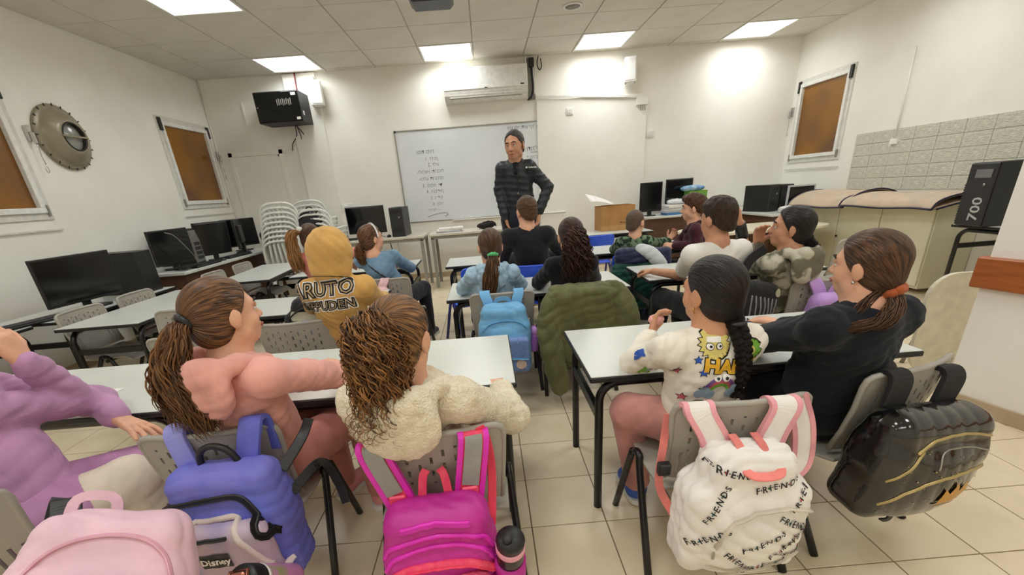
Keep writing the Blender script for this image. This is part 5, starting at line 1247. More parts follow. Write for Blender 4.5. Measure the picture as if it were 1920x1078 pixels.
tail('side_curls', [W(.02, -.06, .03), W(.06, -.09, -.02), W(.085, -.10, -.14), W(.08, -.11, -.24)], p['root'], p['base'], H_curl, 80, (.015, .03, .035, .03), .006, 2, .008, 6, .003, 34, .6, 18, lenvar=.4)

# --- boy in the white T-shirt
wht = cloth('white_cotton', (232, 230, 224), .95)
p = person('boy in a white T-shirt resting his forearm on the table', (1.33, 2.50, .47), (1.235, 2.37, 1.015), .15, (.42, -.05, .05), .95, 'tan', wht, 't_shirt', cloth('black_jogger', (26, 26, 30)), 1.1, sw=0.131, vox=.0068, cv=.010, short=True,
   eL=(1.215, 2.72, .655), wL=(1.115, 2.92, .650), eR=(1.55, 2.62, .80), wR=(1.47, 2.56, .965), hR=dict(d=(-.15, .1, .8), n=(-.7, .5, .1), curl=(.5, .6, .5)), hL=dict(n=(0, 0, -1), curl=(.5, .6, .5)), kL=(1.16, 2.86, .47), aL=(1.14, 2.92, .08), wr=.009, wseed=61, shoe=(40, 50, 92))
hc, hR_, s = p['head'], p['R'], p['hs']; W = lambda *q: hc+hR_@(A_(q)*s)
def volume(S, W_): S.ell(W_(0, .0, .068), A_((.074, .088, .055))*s, hR_, .03)
hair_cap(hc, hR_, s, p['root'], p['base'], hairmat('hair_fade', (38, 28, 22), (84, 64, 48), 2.5), tie=(0, -.3, 1), t=.009, vox=.005, nape=-.07, extra=volume, disp=noise_disp(.0022, 120, 3), crop=True)
mb = MB(); wv = p['wR']; d_ = norm(p['wR']-p['eR']); mb.tube([wv-d_*.10, wv-d_*.0], [.034, .030], 14); mb.build('wrist_band', M_black, p['root'], off=p['base'])

# --- girl in the camouflage hoodie
cam_m = mat('grey_camouflage', (186, 182, 164), .9, 0, (112, 110, 92), 11, .12, 200, .2, lo=.46, hi=.54, detail=2)
p = person('girl in a grey camouflage hoodie with a black braid, hand at her mouth', (1.70, 2.52, .47), (1.625, 2.34, .945), .35, (1.0, .12, 0), .97, 'tan', cam_m, 'hoodie', cloth('grey_jogger', (96, 96, 92)), 1.1, sw=0.122, vox=.0068, cv=.010,
   eL=(1.60, 2.58, .70), wL=(1.555, 2.50, .84), hL=dict(d=(-.05, -.08, .6), n=(-.1, -.9, .2), curl=(.5, .5, .4)), wR=(1.78, 2.78, .655), eR=(1.86, 2.58, .66), hood=1.15, wr=.011, wseed=71)
hc, hR_, s = p['head'], p['R'], p['hs']; W = lambda *q: hc+hR_@(A_(q)*s)
hair_cap(hc, hR_, s, p['root'], p['base'], H_dark, tie=(0, -.9, -.45), t=.012, vox=.006, nape=-.095)
b0 = W(0, -.10, -.06); braid('braid', [W(0, -.085, -.04), b0, b0+V3(.035, -.03, -.05), b0+V3(.05, -.035, -.12), b0+V3(.045, -.03, -.19)], p['root'], p['base'], H_dark, .021, 5)

# --- girl in denim
den = cloth('denim_blue', (122, 158, 188), .85)
p = person('girl in a pale denim shirt with a white headband, front row left', (-.80, 3.62, .46), (-.895, 3.47, .965), -.30, (-.85, .1, 0), .93, 'light', den, 'shirt', cloth('black_trousers', (28, 28, 32)), 1.0, vox=.008, cv=.010,
   wR=(-.84, 4.14, .655), eR=(-.70, 3.84, .67), wL=(-.95, 4.18, .66), eL=(-1.0, 3.85, .68), shR=(-.76, 3.52, .81), wseed=81, wr=.007)
hc, hR_, s = p['head'], p['R'], p['hs']; W = lambda *q: hc+hR_@(A_(q)*s)
hair_cap(hc, hR_, s, p['root'], p['base'], H_brown, tie=(0, -1, -.2), t=.011, vox=.006)
mb = MB(); mb.tube([W(.086*math.cos(a), .02, .03+.090*math.sin(a)) for a in np.linspace(-.2, pi+.2, 22)], 1, flat=(.012, .006), up=R_ if False else (0, 1, 0)); mb.build('headband', M_white, p['root'], off=p['base'])
tail('ponytail', [W(0, -.09, -.02), W(0, -.13, -.05), W(-.01, -.13, -.12), W(0, -.12, -.20)], p['root'], p['base'], H_brown, 110, (.015, .035, .04, .025), .005, 2, .003, 3, .0035, 20, .6, 19)
tb3 = bvh_of(p['top']); pts = []
for k in range(14):
    t = k/13; q = p['nb']+V3(-.06, -.02, -.02)*(1-t)+(p['hip']+V3(.10, -.03, .10)-p['nb'])*t
    h_ = tb3.ray_cast(Vector(q)-Vector((0, .4, 0)), Vector((0, 1, 0)))
    if h_[0]: pts.append(tuple(h_[0]+h_[1]*.004))
mb = MB(); mb.tube(np.array(pts), 1, flat=(.030, .006), up=(0, -1, .3)); mb.build('bag_strap', M_black, p['root'], off=p['base'])

# --- girl with long loose hair (partly hidden)
p = person('girl with long light brown hair and a white bow, hidden by the tan hoodie', (-1.32, 3.66, .46), (-1.40, 3.58, 1.0), 0, (.1, 0, .1), .93, 'light', cloth('coral_top', (226, 136, 124)), 'sweatshirt', cloth('dark_leggings', (44, 42, 48)), 1.0, vox=.008, cv=.011,
   wR=(-1.17, 3.92, .76), eR=(-1.10, 3.82, .84), wL=(-1.44, 4.1, .66), eL=(-1.56, 3.85, .68), wseed=91)
hc, hR_, s = p['head'], p['R'], p['hs']; W = lambda *q: hc+hR_@(A_(q)*s)
H_lt = hairmat('hair_light', (110, 72, 40), (190, 140, 88)); hair_cap(hc, hR_, s, p['root'], p['base'], H_mid, tie=(-.3, -.8, .4), t=.012, vox=.007)
tail('long_hair', [W(-.05, -.07, .06), W(-.12, -.09, .02), W(-.125, -.09, -.12), W(-.09, -.08, -.30)], p['root'], p['base'], H_lt, 220, (.02, .04, .05, .05), .004, 1.5, .002, 3, .0036, 20, .7, 22)
mb = MB(); mb.sphere(W(-.055, -.085, .075), (.024, .016, .018), 10); mb.build('bow', M_white, p['root'], off=p['base'])

# --- boy in black, front row
p = person('boy in a black sweatshirt with short brown hair, front row in front of the man', (.38, 3.66, .50), (.315, 3.52, 1.075), .0, (.35, 0, 0), .98, 'light', cloth('black_fleece', (30, 30, 34)), 'sweatshirt', cloth('navy_trousers', (34, 40, 58)), 1.22, sw=0.126, vox=.0075, cv=.010,
   wR=(.52, 4.02, .66), eR=(.64, 3.78, .68), wL=(.26, 4.02, .66), eL=(.12, 3.78, .68), wseed=101, wr=.006)
hc, hR_, s = p['head'], p['R'], p['hs']; hair_cap(hc, hR_, s, p['root'], p['base'], H_short, tie=(0, -.3, 1), t=.010, vox=.005, nape=-.075, disp=noise_disp(.002, 140, 5), crop=True)

# --- boy with buzz cut in green camouflage
gcam = mat('green_camouflage', (108, 130, 104), .9, 0, (40, 52, 42), 26, .1, 200, .2, lo=.47, hi=.55, detail=2)
p = person('boy with a buzz cut in a green camouflage top, front row', (1.24, 3.84, .45), (1.255, 3.76, .905), -.25, (-.85, 0, 0), .92, 'light', gcam, 'sweatshirt', cloth('grey_sweat', (90, 92, 98)), .98, vox=.0075, cv=.010,
   eR=(1.50, 3.90, .70), wR=(1.64, 3.98, .70), hR=dict(n=(-.2, -.6, .6), d=(.5, .1, .6), curl=(.6, .6, .5)), wL=(1.30, 4.2, .66), eL=(1.15, 4.0, .66), wseed=111)
hc, hR_, s = p['head'], p['R'], p['hs']; hair_cap(hc, hR_, s, p['root'], p['base'], H_buzz, tie=(0, -.3, 1), t=.004, vox=.005, nape=-.07, crop=True)

# --- boy in maroon, turned sideways
p = person('boy in a maroon hoodie with brown hair, turned sideways to the left', (1.80, 3.80, .46), (1.745, 3.77, .985), 1.25, (1.15, -.05, 0), .95, 'light', cloth('maroon_fleece', (74, 34, 44), .85), 'hoodie', cloth('black_pants', (26, 26, 30)), 1.03, vox=.0068, cv=.010,
   wL=(1.60, 3.74, .69), eL=(1.74, 3.64, .69), wR=(1.58, 3.80, .66), eR=(1.72, 3.94, .68), hL=dict(n=(0, .6, -.4), curl=(.5, .6, .5)), hood=.95, wseed=121)
hc, hR_, s = p['head'], p['R'], p['hs']
def fringe(S, W_): S.ell(W_(0, .035, .085), A_((.066, .060, .034))*s, hR_, .03)
hair_cap(hc, hR_, s, p['root'], p['base'], hairmat('hair_tousled', (52, 30, 20), (110, 70, 44), 1.5), tie=(0, -.2, 1), t=.014, vox=.005, nape=-.08, line=((.094, .066), (.0, -.03)), extra=fringe, disp=noise_disp(.004, 90, 6), crop=True)

# --- standing man
jk = mat('navy_puffer', (36, 39, 44), .42, 0, (28, 31, 36), 7, .1, 120, .4)
def baffle(P):
    z = P[:, 2]; band = np.abs(np.sin((z-.02*np.sin(P[:, 0]*9))*pi/.062)); body = (P[:, 0] > -9)
    return (np.sqrt(band)-.7)*.009*np.where(z > 1.40, .25, 1)+wrinkle(.004, 26, 7)(P)
def collar(C, d):
    nb, f, r = d['nb'], d['f'], d['r']
    C.chain([nb+f*.075-r*.02+V3(0, 0, -.06), nb+f*.03-r*.066+V3(0, 0, .012), nb-f*.055-r*.035+V3(0, 0, .035), nb-f*.055+r*.035+V3(0, 0, .035), nb+f*.03+r*.066+V3(0, 0, .012), nb+f*.075+r*.02+V3(0, 0, -.06)], [.014, .017, .017, .017, .017, .014], .012)
p = person('man in a dark quilted jacket standing in front of the whiteboard', (.37, 4.92, .93), (.345, 4.84, 1.645), pi-.12, (pi-.46, -.10, .06), 1.22, 'tan', jk, 'quilted_jacket', cloth('dark_jeans_man', (30, 34, 46), .8), 1.40, sw=0.100, vox=.0057, cv=.011, stand=True, fine=True,
   eL=(.675, 4.87, 1.23), wL=(.565, 4.80, .995), eR=(.165, 4.90, 1.235), wR=(.205, 4.82, .965), hL=dict(d=(-.18, -.02, -.9), n=(-.8, -.3, .0), curl=(.3, .5, .4)), hR=dict(d=(.2, .05, -.9), n=(.9, .1, 0)), bs=.76,
   kL=(.46, 4.90, .50), kR=(.30, 4.88, .50), aL=(.48, 4.93, .09), aR=(.28, 4.92, .09), tdisp=baffle, extra=collar, hem=.02, shoe=(36, 32, 30), nbo=(0, .01, .015))
hc, hR_, s = p['head'], p['R'], p['hs']; W = lambda *q: hc+hR_@(A_(q)*s)
hair_cap(hc, hR_, s, p['root'], p['base'], H_man, tie=(0, .4, 1), t=.009, vox=.005, nape=-.075, line=((.068, .096), (.026, -.005)), disp=noise_disp(.0025, 110, 8), crop=True)
tb4 = bvh_of(p['top'])
Sx = SDF(.007); Sx.cone(p['nb']+p['f']*.035+V3(0, 0, -.02), p['nb']+p['f']*.090+V3(0, 0, -.10), .048, .030, .02); Sx.build('undershirt', cloth('black_shirt', (18, 18, 20)), p['root'], off=p['base'])
V, Fc = text_polys('◆ Columbia', .022, bold=.0006); decal('chest_logo', V, Fc, (.50, 4.75, 1.435), (0.05, -1, .1), (0, 0, 1), tb4, M_w, p['top'], .003, .02, 0, .3)
pts = []
for k in range(16):
    z = 1.46-.50*k/15; h_ = tb4.ray_cast(Vector((.352, 4.3, z)), Vector((0, 1, 0)))
    if h_[0]: pts.append(tuple(h_[0]+Vector((0, -.003, 0))))
mb = MB(); mb.tube(np.array(pts), .006, 6); mb.build('zipper', M_black, p['root'], off=p['base'])
for z in (1.40, 1.20):
    h_ = tb4.ray_cast(Vector((.352, 4.3, z)), Vector((0, 1, 0)))
    if h_[0]: q = h_[0]; mb = MB(); mb.box((q.x-.005, q.y-.014, q.z-.018), (q.x+.005, q.y-.004, q.z+.006), .002); mb.build('zip_pull', M_steel, p['root'], off=p['base'])
# ------------------------------------------------------------------ bags hung on the chairs
class Bag:
    """backpack built in its own frame: x right, -y towards the wearer's back of the room, z up, origin at the top of the pack"""
    def __init__(s, name, lb, m, w_, h_, d_, cat='backpack', vox=.007, bulge=.03, disp=None, taper=.0, top=.5):
        s.r = empty(name, (0, 0, 0), 0, lb, cat); s.w, s.h, s.d = w_, h_, d_
        S = SDF(vox)
        S.box((0, -d_/2, -h_*.62), (w_/2, d_/2, h_*.38), min(w_, d_)*.30, None, .03); S.box((0, -d_*.45, -h_*.30), (w_/2-taper, d_*.42, h_*.30), min(w_, d_)*.36, None, .05)
        if bulge: S.ell((0, -d_*.86, -h_*.62), (w_*.40, d_*.30+bulge, h_*.33), None, .04)
        s.body = S.build('body', m, s.r, disp=disp or wrinkle(.006, 26, int(w_*1000))); s.bv = bvh_of(s.body)
    def surf(s, x, z, n=(0, -1, 0), off=.002):
        h = s.bv.ray_cast(Vector((x, -1, z)), Vector((0, 1, 0)))
        return None if h[0] is None else np.array(h[0])+np.array(h[1])*off
    def curve(s, pts, n=40, off=.002):
        P = smooth_path([(a, 0, b) for a, b in pts], n); o = [s.surf(p[0], p[2], off=off) for p in P]
        return np.array([q for q in o if q is not None])
    def zip(s, pts, m, r=.0035, name='zipper', tape=None, tw=.018, n=40):
        P = s.curve(pts, n)
        if len(P) < 3: return
        if tape: mb = MB(); mb.tube(P, 1, flat=(.003, tw), up=(0, -1, 0)); tp = mb.build('zip_tape', tape, s.r)
        mb = MB(); mb.tube(P+A_([0, -.002, 0]), r, 6); return mb.build(name, m, tp if tape else s.r)
    def pull(s, x, z, m, L=.03):
        p = s.surf(x, z, off=.005)
        if p is None: return
        mb = MB(); mb.box((p[0]-.004, p[1]-.006, p[2]-L), (p[0]+.004, p[1]-.001, p[2]+.004), .002); mb.build('zip_pull', m, s.r)
    def art(s, name, V, Fc, x, z, m, rot=0.0, off=.002, nrm=(0, -1, .0), maxlen=.02): return decal(name, A_(V), Fc, (x, -s.d, z), nrm, (0, 0, 1), s.bv, m, s.r, off, maxlen, rot, .3)
    def text(s, t, x, z, size, m, rot=0.0, bold=0.0, shear=0.0, off=.0025):
        V, Fc = text_polys(t, size, shear, bold); return s.art('lettering', V, Fc, x, z, m, rot, off)
    def pocket(s, x, z, w_, h_, d_, m, r=.03, disp=None):
        y = s.surf(x, z); S = SDF(.007); S.box((x, y[1]+.005, z), (w_/2, d_, h_/2), min(r, d_*.95), None, .01)
        o = S.build('front_pocket', m, s.r, disp=disp or wrinkle(.004, 30, 3)); s.bv = BVHTree.FromPolygons([v.co for q in (s.body, o) for v in q.data.vertices], [tuple(v for v in pl.vertices) for pl in s.body.data.polygons]+[tuple(v+len(s.body.data.vertices) for v in pl.vertices) for pl in o.data.polygons]); return o
    def strap(s, pts, m, wd=.055, t=.012, name='strap', edge=None, up=(0, -1, .2), side=None):
        if side is None and name in ('strap', 'handle_web'): side = (1, 0, 0)
        P = smooth_path(pts, 30); mb = MB(); mb.tube(P, 1, flat=(wd, t), up=up, side=side); o = mb.build(name, m, s.r)
        bv = o.modifiers.new('round', 'BEVEL'); bv.width = .003; bv.segments = 2
        if edge:
            a, b_, _ = frame_from(P[1]-P[0], up)
            for sg in (-1, 1):
                Q = []
                for i in range(len(P)):
                    T = P[min(i+1, 29)]-P[max(i-1, 0)]; a = frame_from(T, up)[0] if side is None else A_(side, float); Q.append(P[i]+a*sg*wd/2)
                mb = MB(); mb.tube(np.array(Q), 1, flat=(.014, t+.004), up=up, side=side); mb.build('strap_edge', edge, s.r)
        return P
    def handle(s, w_, hh, m, y=-.03, z=0.0, r=.007, flat=None, x=0.0):
        pts = [(x-w_/2, y, z-.02), (x-w_*.42, y, z+hh*.7), (x, y, z+hh), (x+w_*.42, y, z+hh*.7), (x+w_/2, y, z-.02)]
        mb = MB()
        if flat: mb.tube(smooth_path(pts, 16), 1, flat=flat, up=(0, -1, 0))
        else: mb.tube(smooth_path(pts, 16), r, 8)
        mb.build('handle', m, s.r)
    def hang(s, chair, dx=0.0, drop=.05, tilt=.12, rz=0.0, dy=0.0, roll=0.0):
        c = CHO[chair]; a = c.rotation_euler.z; p = rotz(a)@V3(dx, -.25-dy, .67-drop)
        s.r.location = (c.location.x+p[0], c.location.y+p[1], p[2]); s.r.rotation_euler = Euler((tilt, roll, a+rz), 'XYZ')
        return s
    def place(s, x, y, z, rot=(0, 0, 0)): s.r.location = (x, y, z); s.r.rotation_euler = rot; return s
def over(x, drop, spread=0.0, lean=.0): # strap path in the bag's frame: from the pack top up and over the chair rim
    return [(x, -.02, -.05), (x+spread*.3, -.012, .0), (x+spread, .006, drop-.022), (x+spread, .030, drop-.006), (x+spread, .056, drop-.03), (x+spread*.8, .062, drop-.13)]

# blue and rose backpack with an open front pocket
grad = mat('periwinkle_nylon', (92, 104, 200), .6, 0, (120, 118, 204), 5, .1, 200); per2 = mat('rose_blue_nylon', (196, 178, 196), .6, 0, (84, 110, 204), 4.5, .06, 200, lo=.42, hi=.62, detail=1); ivory = cloth('ivory_band', (232, 216, 208))
b = Bag('backpack', 'blue and rose backpack with a black logo patch on the pink-hoodie girl\'s chair', grad, .295, .38, .13, bulge=.01)
b.pocket(.0, -.215, .26, .20, .032, per2)
b.zip([(-.14, -.075), (-.05, -.064), (.06, -.058), (.105, -.10), (.142, -.18)], M_black, .006, 'zipper', M_black, .036)
b.zip([(-.128, -.118), (-.02, -.112), (.05, -.110), (.085, -.16), (.125, -.25)], ivory, .009, 'piping'); b.zip([(-.125, -.142), (-.02, -.136), (.045, -.133)], M_black, .005, 'zipper', M_black, .022)
b.zip([(-.14, -.292), (0, -.290), (.14, -.288)], ivory, .006, 'piping', ivory, .036)
b.art('logo_patch', rrect(.085, .045, .003, 3), [tuple(range(12))], -.01, -.205, M_black, .05, .003); b.text('Disney', -.01, -.205, .030, M_w, .05, .0008, .15, .0055)
b.strap(over(-.115, .09, -.02), mat('lilac_strap', (150, 152, 222), .7, 0, (110, 118, 214), 6), .058, .016); b.strap(over(.05, .09, .03), grad, .062, .016)
mb = MB(); mb.tube(smooth_path([(-.06, -.045, -.03), (-.045, -.045, .035), (-.005, -.045, .055), (.035, -.045, .035), (.055, -.045, -.02)], 16), .009, 8); mb.build('handle', M_black, b.r)
b.strap([(.15, -.04, -.05), (.19, .04, .0), (.20, .09, .03)], M_black, .03, .006, 'webbing'); b.strap([(.16, -.05, -.12), (.21, .05, -.10), (.24, .05, -.18), (.26, .02, -.24)], M_black, .028, .006, 'webbing')
b.hang(0, .075, .050, .06, -.10, .0, -.05)
bo = empty('water_bottle', (-.615, .90, .30), 0, 'pink drinking bottle with rose-gold lid in the blue backpack\'s side pocket', 'bottle'); bo.rotation_euler = (.75, -.15, 0)
mb = MB(); mb.lathe([(.036, 0), (.038, .01), (.038, .15), (.036, .155)], 24); mb.build('flask', mat('bottle_pink', (196, 130, 178), .25, 0, (150, 150, 110), 6, lo=.5, hi=.55), bo)
mb = MB(); mb.lathe([(.039, .145), (.040, .152), (.039, .158)], 24); mb.build('ring', M_white, bo); mb = MB(); mb.lathe([(.038, .156), (.040, .16), (.040, .20), (.036, .206)], 24); mb.build('collar', M_black, bo)
mr = mat('rose_gold', (206, 138, 110), .25, .8); MB().box((-.018, -.02, .205), (.018, .02, .225), .005).build('spout_lid', mr, bo); mb = MB(); mb.tube([(-.022, -.024, .215), (.022, -.024, .215), (.022, .024, .215), (-.022, .024, .215)], .004, 6, closed=True); mb.build('lid_frame', mr, bo)
MB().box((-.01, -.05, .205), (.01, -.022, .215), .003).build('catch', mr, bo)

# magenta backpack
mag = mat('magenta_nylon', (196, 44, 150), .5, 0, (180, 38, 140), 7, .1, 200); cor = mat('coral_mesh', (232, 52, 100), .6, 0, (240, 84, 110), 60, .3, 90, stretch=(1, 1, .1)); mag2 = mat('magenta_edge', (228, 44, 190), .4)
b = Bag('backpack', 'magenta backpack with grey reflective straps behind the cream-fleece girl', mag, .285, .42, .15, taper=.01, bulge=.01, disp=wrinkle(.004, 30, 8))
for z, dz in ((-.060, .0), (-.090, .0)): b.zip([(-.14, z-.055), (-.11, z-.012), (-.04, z+.012), (.04, z+.014), (.11, z-.01), (.142, z-.06)], mag2, .007, 'zipper', mag2, .014)
b.pocket(0, -.255, .25, .22, .032, mat('pink_glitter', (196, 70, 110), .35, 0, (226, 130, 150), 160, .2, 160, lo=.55, hi=.7))
b.zip([(-.132, -.165), (-.09, -.130), (0, -.116), (.09, -.130), (.134, -.168)], cor, .012, 'mesh_band', cor, .034); b.zip([(-.132, -.205), (-.10, -.162), (0, -.146), (.10, -.165), (.132, -.205)], mag2, .007, 'zipper', mag2, .014)
b.art('front_motif', ngon(20, .05, .036), [tuple(range(20))], .0, -.205, mat('motif_grey', (70, 66, 76), .5), 0, .003); b.art('front_motif', ngon(16, .018), [tuple(range(16))], .03, -.178, mat('motif_blue', (90, 150, 180), .5), 0, .005); b.art('front_motif', rrect(.05, .018, .008, 4), [tuple(range(16))], -.005, -.172, mat('motif_gold', (190, 140, 70), .5), .5, .004)
b.zip([(-.085, -.022), (0, -.014), (.085, -.022)], mag2, .006, 'grab_band', mag, .035)
grs = mat('reflective_grey', (150, 150, 146), .35)
for x, sp in ((-.085, -.055), (.085, .03)):
    P = b.strap(over(x, .14, sp), cor, .066, .012, edge=mag2); P2 = P+A_([0, -.010, .002]); mb = MB(); mb.tube(P2[6:16], 1, flat=(.044, .006), side=(1, 0, 0)); mb.build('reflector', grs, b.r)
    q = P[5]; MB().box((q[0]-.022, q[1]-.016, q[2]-.018), (q[0]+.022, q[1]-.006, q[2]+.012), .004).build('buckle', mat('coral_buckle', (246, 84, 120), .35), b.r)
    b.strap([P[5]+A_([0, -.012, 0]), P[3]+A_([0, -.012, 0]), P[1]+A_([0, -.014, 0])], mat('coral_buckle', (246, 84, 120), .35), .024, .004, 'webbing')
for x in (-.035, .035): b.strap([(x, -.02, -.02), (x*.8, .0, .03), (x*.5, .012, .045)], cor, .022, .006, 'handle_web')
b.strap([(.14, -.04, -.13), (.155, .02, .0), (.15, .03, .10), (.135, .03, .15)], mat('coral_web', (238, 70, 96), .5), .024, .005, 'webbing')
b.hang(1, -.005, .14, .08, .03)
bo = empty('water_bottle', (-.015, .86, .27), 0, 'black and pink sports bottle in the magenta backpack\'s side pocket', 'bottle'); bo.rotation_euler = (.28, .05, 0)
mb = MB(); mb.lathe([(.032, 0), (.035, .01), (.035, .15), (.033, .16)], 24); mb.build('flask', mat('smoky_bottle', (40, 34, 40), .2), bo); mb = MB(); mb.lathe([(.0355, .155), (.037, .16), (.037, .175), (.0355, .18)], 24); mb.build('ring', mat('bottle_rose', (240, 170, 190), .4), bo)
mb = MB(); mb.lathe([(.035, .178), (.036, .20), (.030, .212), (.0001, .214)], 24); mb.build('cap', M_black, bo); mb = MB(); mb.lathe([(.012, .212), (.012, .222), (.009, .228), (.0001, .228)], 14, t=(-.008, -.010, 0)); mb.build('nozzle', M_dark, bo)
mb = MB(); mb.lathe([(.040, .0), (.042, .05), (.040, .11)], 24); mb.build('pocket_sleeve', mag, bo)

# white lettered backpack with pink trim
whp = cloth('white_canvas', (236, 232, 226), .95, .1, 220); pkt = cloth('pink_trim', (240, 168, 176)); crl = cloth('coral_tab', (242, 140, 132))
b = Bag('backpack', 'white backpack printed with scattered letters and pink-edged straps', whp, .33, .39, .14, taper=.05, bulge=.015, disp=wrinkle(.012, 24, 6))
b.zip([(-.10, -.24), (-.075, -.17), (-.02, -.135), (.04, -.125), (.11, -.14), (.15, -.16)], cloth('zip_cream', (214, 204, 186)), .004, 'zipper', cloth('zip_tape_cream', (222, 212, 196)), .026)
b.zip([(-.10, -.34), (-.03, -.345), (.05, -.34), (.12, -.325), (.145, -.31)], MATS['zip_cream'], .004, 'zipper', MATS['zip_tape_cream'], .022)
dots = [mat('dot_red', (226, 84, 90), .7), mat('dot_teal', (50, 130, 150), .7), mat('dot_green', (40, 120, 90), .7), mat('dot_pink', (246, 170, 176), .7)]
r_ = random.Random(5); letters = [('F·R·I·E·N·D·S', .05, -.075, .15), ('F·R·I·E·N·D·S', -.06, -.035, -.2), ('F·R·I·E·N·D·S', .10, -.185, -.6), ('F·R·I·E·N·D·S', .02, -.225, .42), ('F·R·I·E·N·D·S', .09, -.25, .75), ('F·R·I·E·N·D·S', -.03, -.30, -.75), ('F·R·I·E·N·D·S', -.10, -.12, 1.1), ('F·R·I·E·N·D·S', -.115, -.22, .7), ('F·R·I·E·N·D·S', .045, -.375, .15), ('F·R·I·E·N·D·S', .13, -.30, -.3), ('F·R·I·E·N·D·S', .125, -.10, .9), ('F·R·I·E·N·D·S', .13, -.235, .3), ('F·R·I·E·N·D·S', .05, -.325, .1)]
for t, x, z, a in letters:
    off = r_.uniform(-.01, .01); k = r_.randint(0, 3)
    for q, xx in ((k, -.022), ((k+1) % 4, .03)): b.art('print_dot', ngon(8, .0038), [tuple(range(8))], x+xx*math.cos(a), z+xx*math.sin(a), dots[q], 0, .0022)
    b.text(t, x, z, .022, M_print, a, .0004, .1, .0032)
for x, sp in ((-.055, -.05), (.075, .045)): b.strap(over(x, .085, sp), whp, .068, .010, edge=pkt)
for x in (-.028, .03): b.strap([(x, -.11, -.03), (x, -.07, .004), (x, -.02, .012)], crl, .022, .005, 'handle_web')
b.strap([(-.035, -.075, -.012), (-.03, -.125, -.03), (.01, -.135, -.036), (.05, -.125, -.03), (.05, -.075, -.010)], crl, .024, .006, 'handle', up=(0, -.4, 1))
b.strap([(.15, -.03, -.14), (.20, .0, -.12), (.195, .02, -.02), (.17, .05, .07)], whp, .05, .008, 'loose_strap', edge=pkt); b.strap([(-.15, -.03, -.27), (-.19, .01, -.18), (-.175, .05, -.06), (-.16, .08, .02)], crl, .024, .005, 'webbing')
MB().box((-.205, -.012, -.13), (-.17, .012, -.09), .004).build('buckle', M_black, b.r)
mb = MB(); mb.tube([(-.09+.012*math.cos(a), -.19, -.375+.028*math.sin(a)) for a in np.linspace(0, 6.28, 14)[:-1]], .003, 6, closed=True); mb.build('key_ring', M_steel, b.r); MB().box((-.108, -.194, -.44), (-.082, -.184, -.40), .003).build('tag', whp, b.r)
b.pull(-.10, -.26, M_steel); b.hang(2, -.035, .075, .10, -.02)

# glossy black backpack with the crown
glo = mat('black_vinyl', (14, 14, 16), .12, 0, (22, 22, 24), 9, .2, 22, .6, coat=.5); gold = mat('gold_zip', (190, 168, 112), .35, .5)
b = Bag('backpack', 'glossy black backpack with gold zips and a golden crown', glo, .36, .35, .15, disp=wrinkle(.0035, 16, 12), bulge=.012)
b.zip([(-.12, -.085), (-.06, -.05), (.04, -.04), (.14, -.055)], gold, .0035, 'zipper', gold, .014); b.zip([(-.155, -.265), (-.10, -.19), (-.03, -.155), (.08, -.145), (.17, -.155)], gold, .0035, 'zipper', gold, .014); b.zip([(-.17, -.18), (-.10, -.08)], gold, .0035, 'zipper', gold, .012, 12)
b.zip([(-.05, -.13), (-.03, -.085), (.06, -.08), (.15, -.10)], M_steel, .0025, 'zipper')
CS = 1.35
crown = [(-.045, -.022), (.045, -.018), (.05, .022), (.03, .004), (.018, .030), (.002, .006), (-.014, .030), (-.026, .004), (-.046, .020)]
b.art('crown_emblem', [(CS*a, CS*c) for a, c in crown], [(0, 1, 3, 5, 7), (1, 2, 3), (3, 4, 5), (5, 6, 7), (0, 7, 8)], .055, -.215, mat('crown_gold', (206, 150, 50), .4, .3), 0, .004); b.art('crown_band', [(-.063, -.041), (.062, -.036), (.062, -.028), (-.062, -.033)], [(0, 1, 2, 3)], .055, -.215, mat('crown_dark', (150, 104, 30), .5), 0, .004)
rr = random.Random(3)
for i in range(46):
    x, z = rr.uniform(-.15, .16), rr.uniform(-.31, -.08); b.art('gold_fleck', ngon(5, rr.uniform(.0012, .0028)), [(0, 1, 2, 3, 4)], x, z, gold, 0, .003)
for x, sp in ((-.10, .02), (.09, .03)): b.strap(over(x, .075, sp), mat('black_pad', (24, 24, 26), .7), .075, .016)
b.strap([(-.01, -.12, -.32), (-.02, -.13, -.37), (-.03, -.12, -.39)], M_black, .022, .005, 'webbing'); b.strap([(.17, -.08, -.10), (.19, -.10, -.13), (.185, -.12, -.16)], M_black, .03, .008, 'side_tab')
b.hang(3, -.05, .07, .16, -.12, .0, .10)

# pale pink backpack, bottom left
pp = cloth('blush_nylon', (228, 190, 204), .93, .1, 200, .7)
b = Bag('backpack', 'pale pink backpack in the bottom-left corner', pp, .30, .38, .16, disp=wrinkle(.012, 20, 17), taper=.02)
b.zip([(-.13, -.22), (-.11, -.10), (-.05, -.045), (.04, -.04), (.10, -.08), (.14, -.18)], cloth('blush_zip', (216, 160, 178)), .005, 'zipper', cloth('blush_tape', (222, 172, 188)), .02); b.pocket(.01, -.26, .22, .18, .03, pp, disp=wrinkle(.010, 24, 3)); b.zip([(-.09, -.24), (-.06, -.19), (.01, -.175), (.09, -.19), (.11, -.24)], MATS['blush_zip'], .005, 'zipper', MATS['blush_tape'], .018)
b.zip([(-.04, -.235), (.05, -.245)], M_dark, .006, 'pocket_slot'); b.handle(.08, .035, pp, -.03, .0, flat=(.02, .007), x=-.06)
b.strap([(-.10, -.02, -.05), (-.13, .03, .02), (-.14, .06, -.10)], M_black, .05, .012)
b.place(-.86, .82, .63, (-.55, .35, .35))

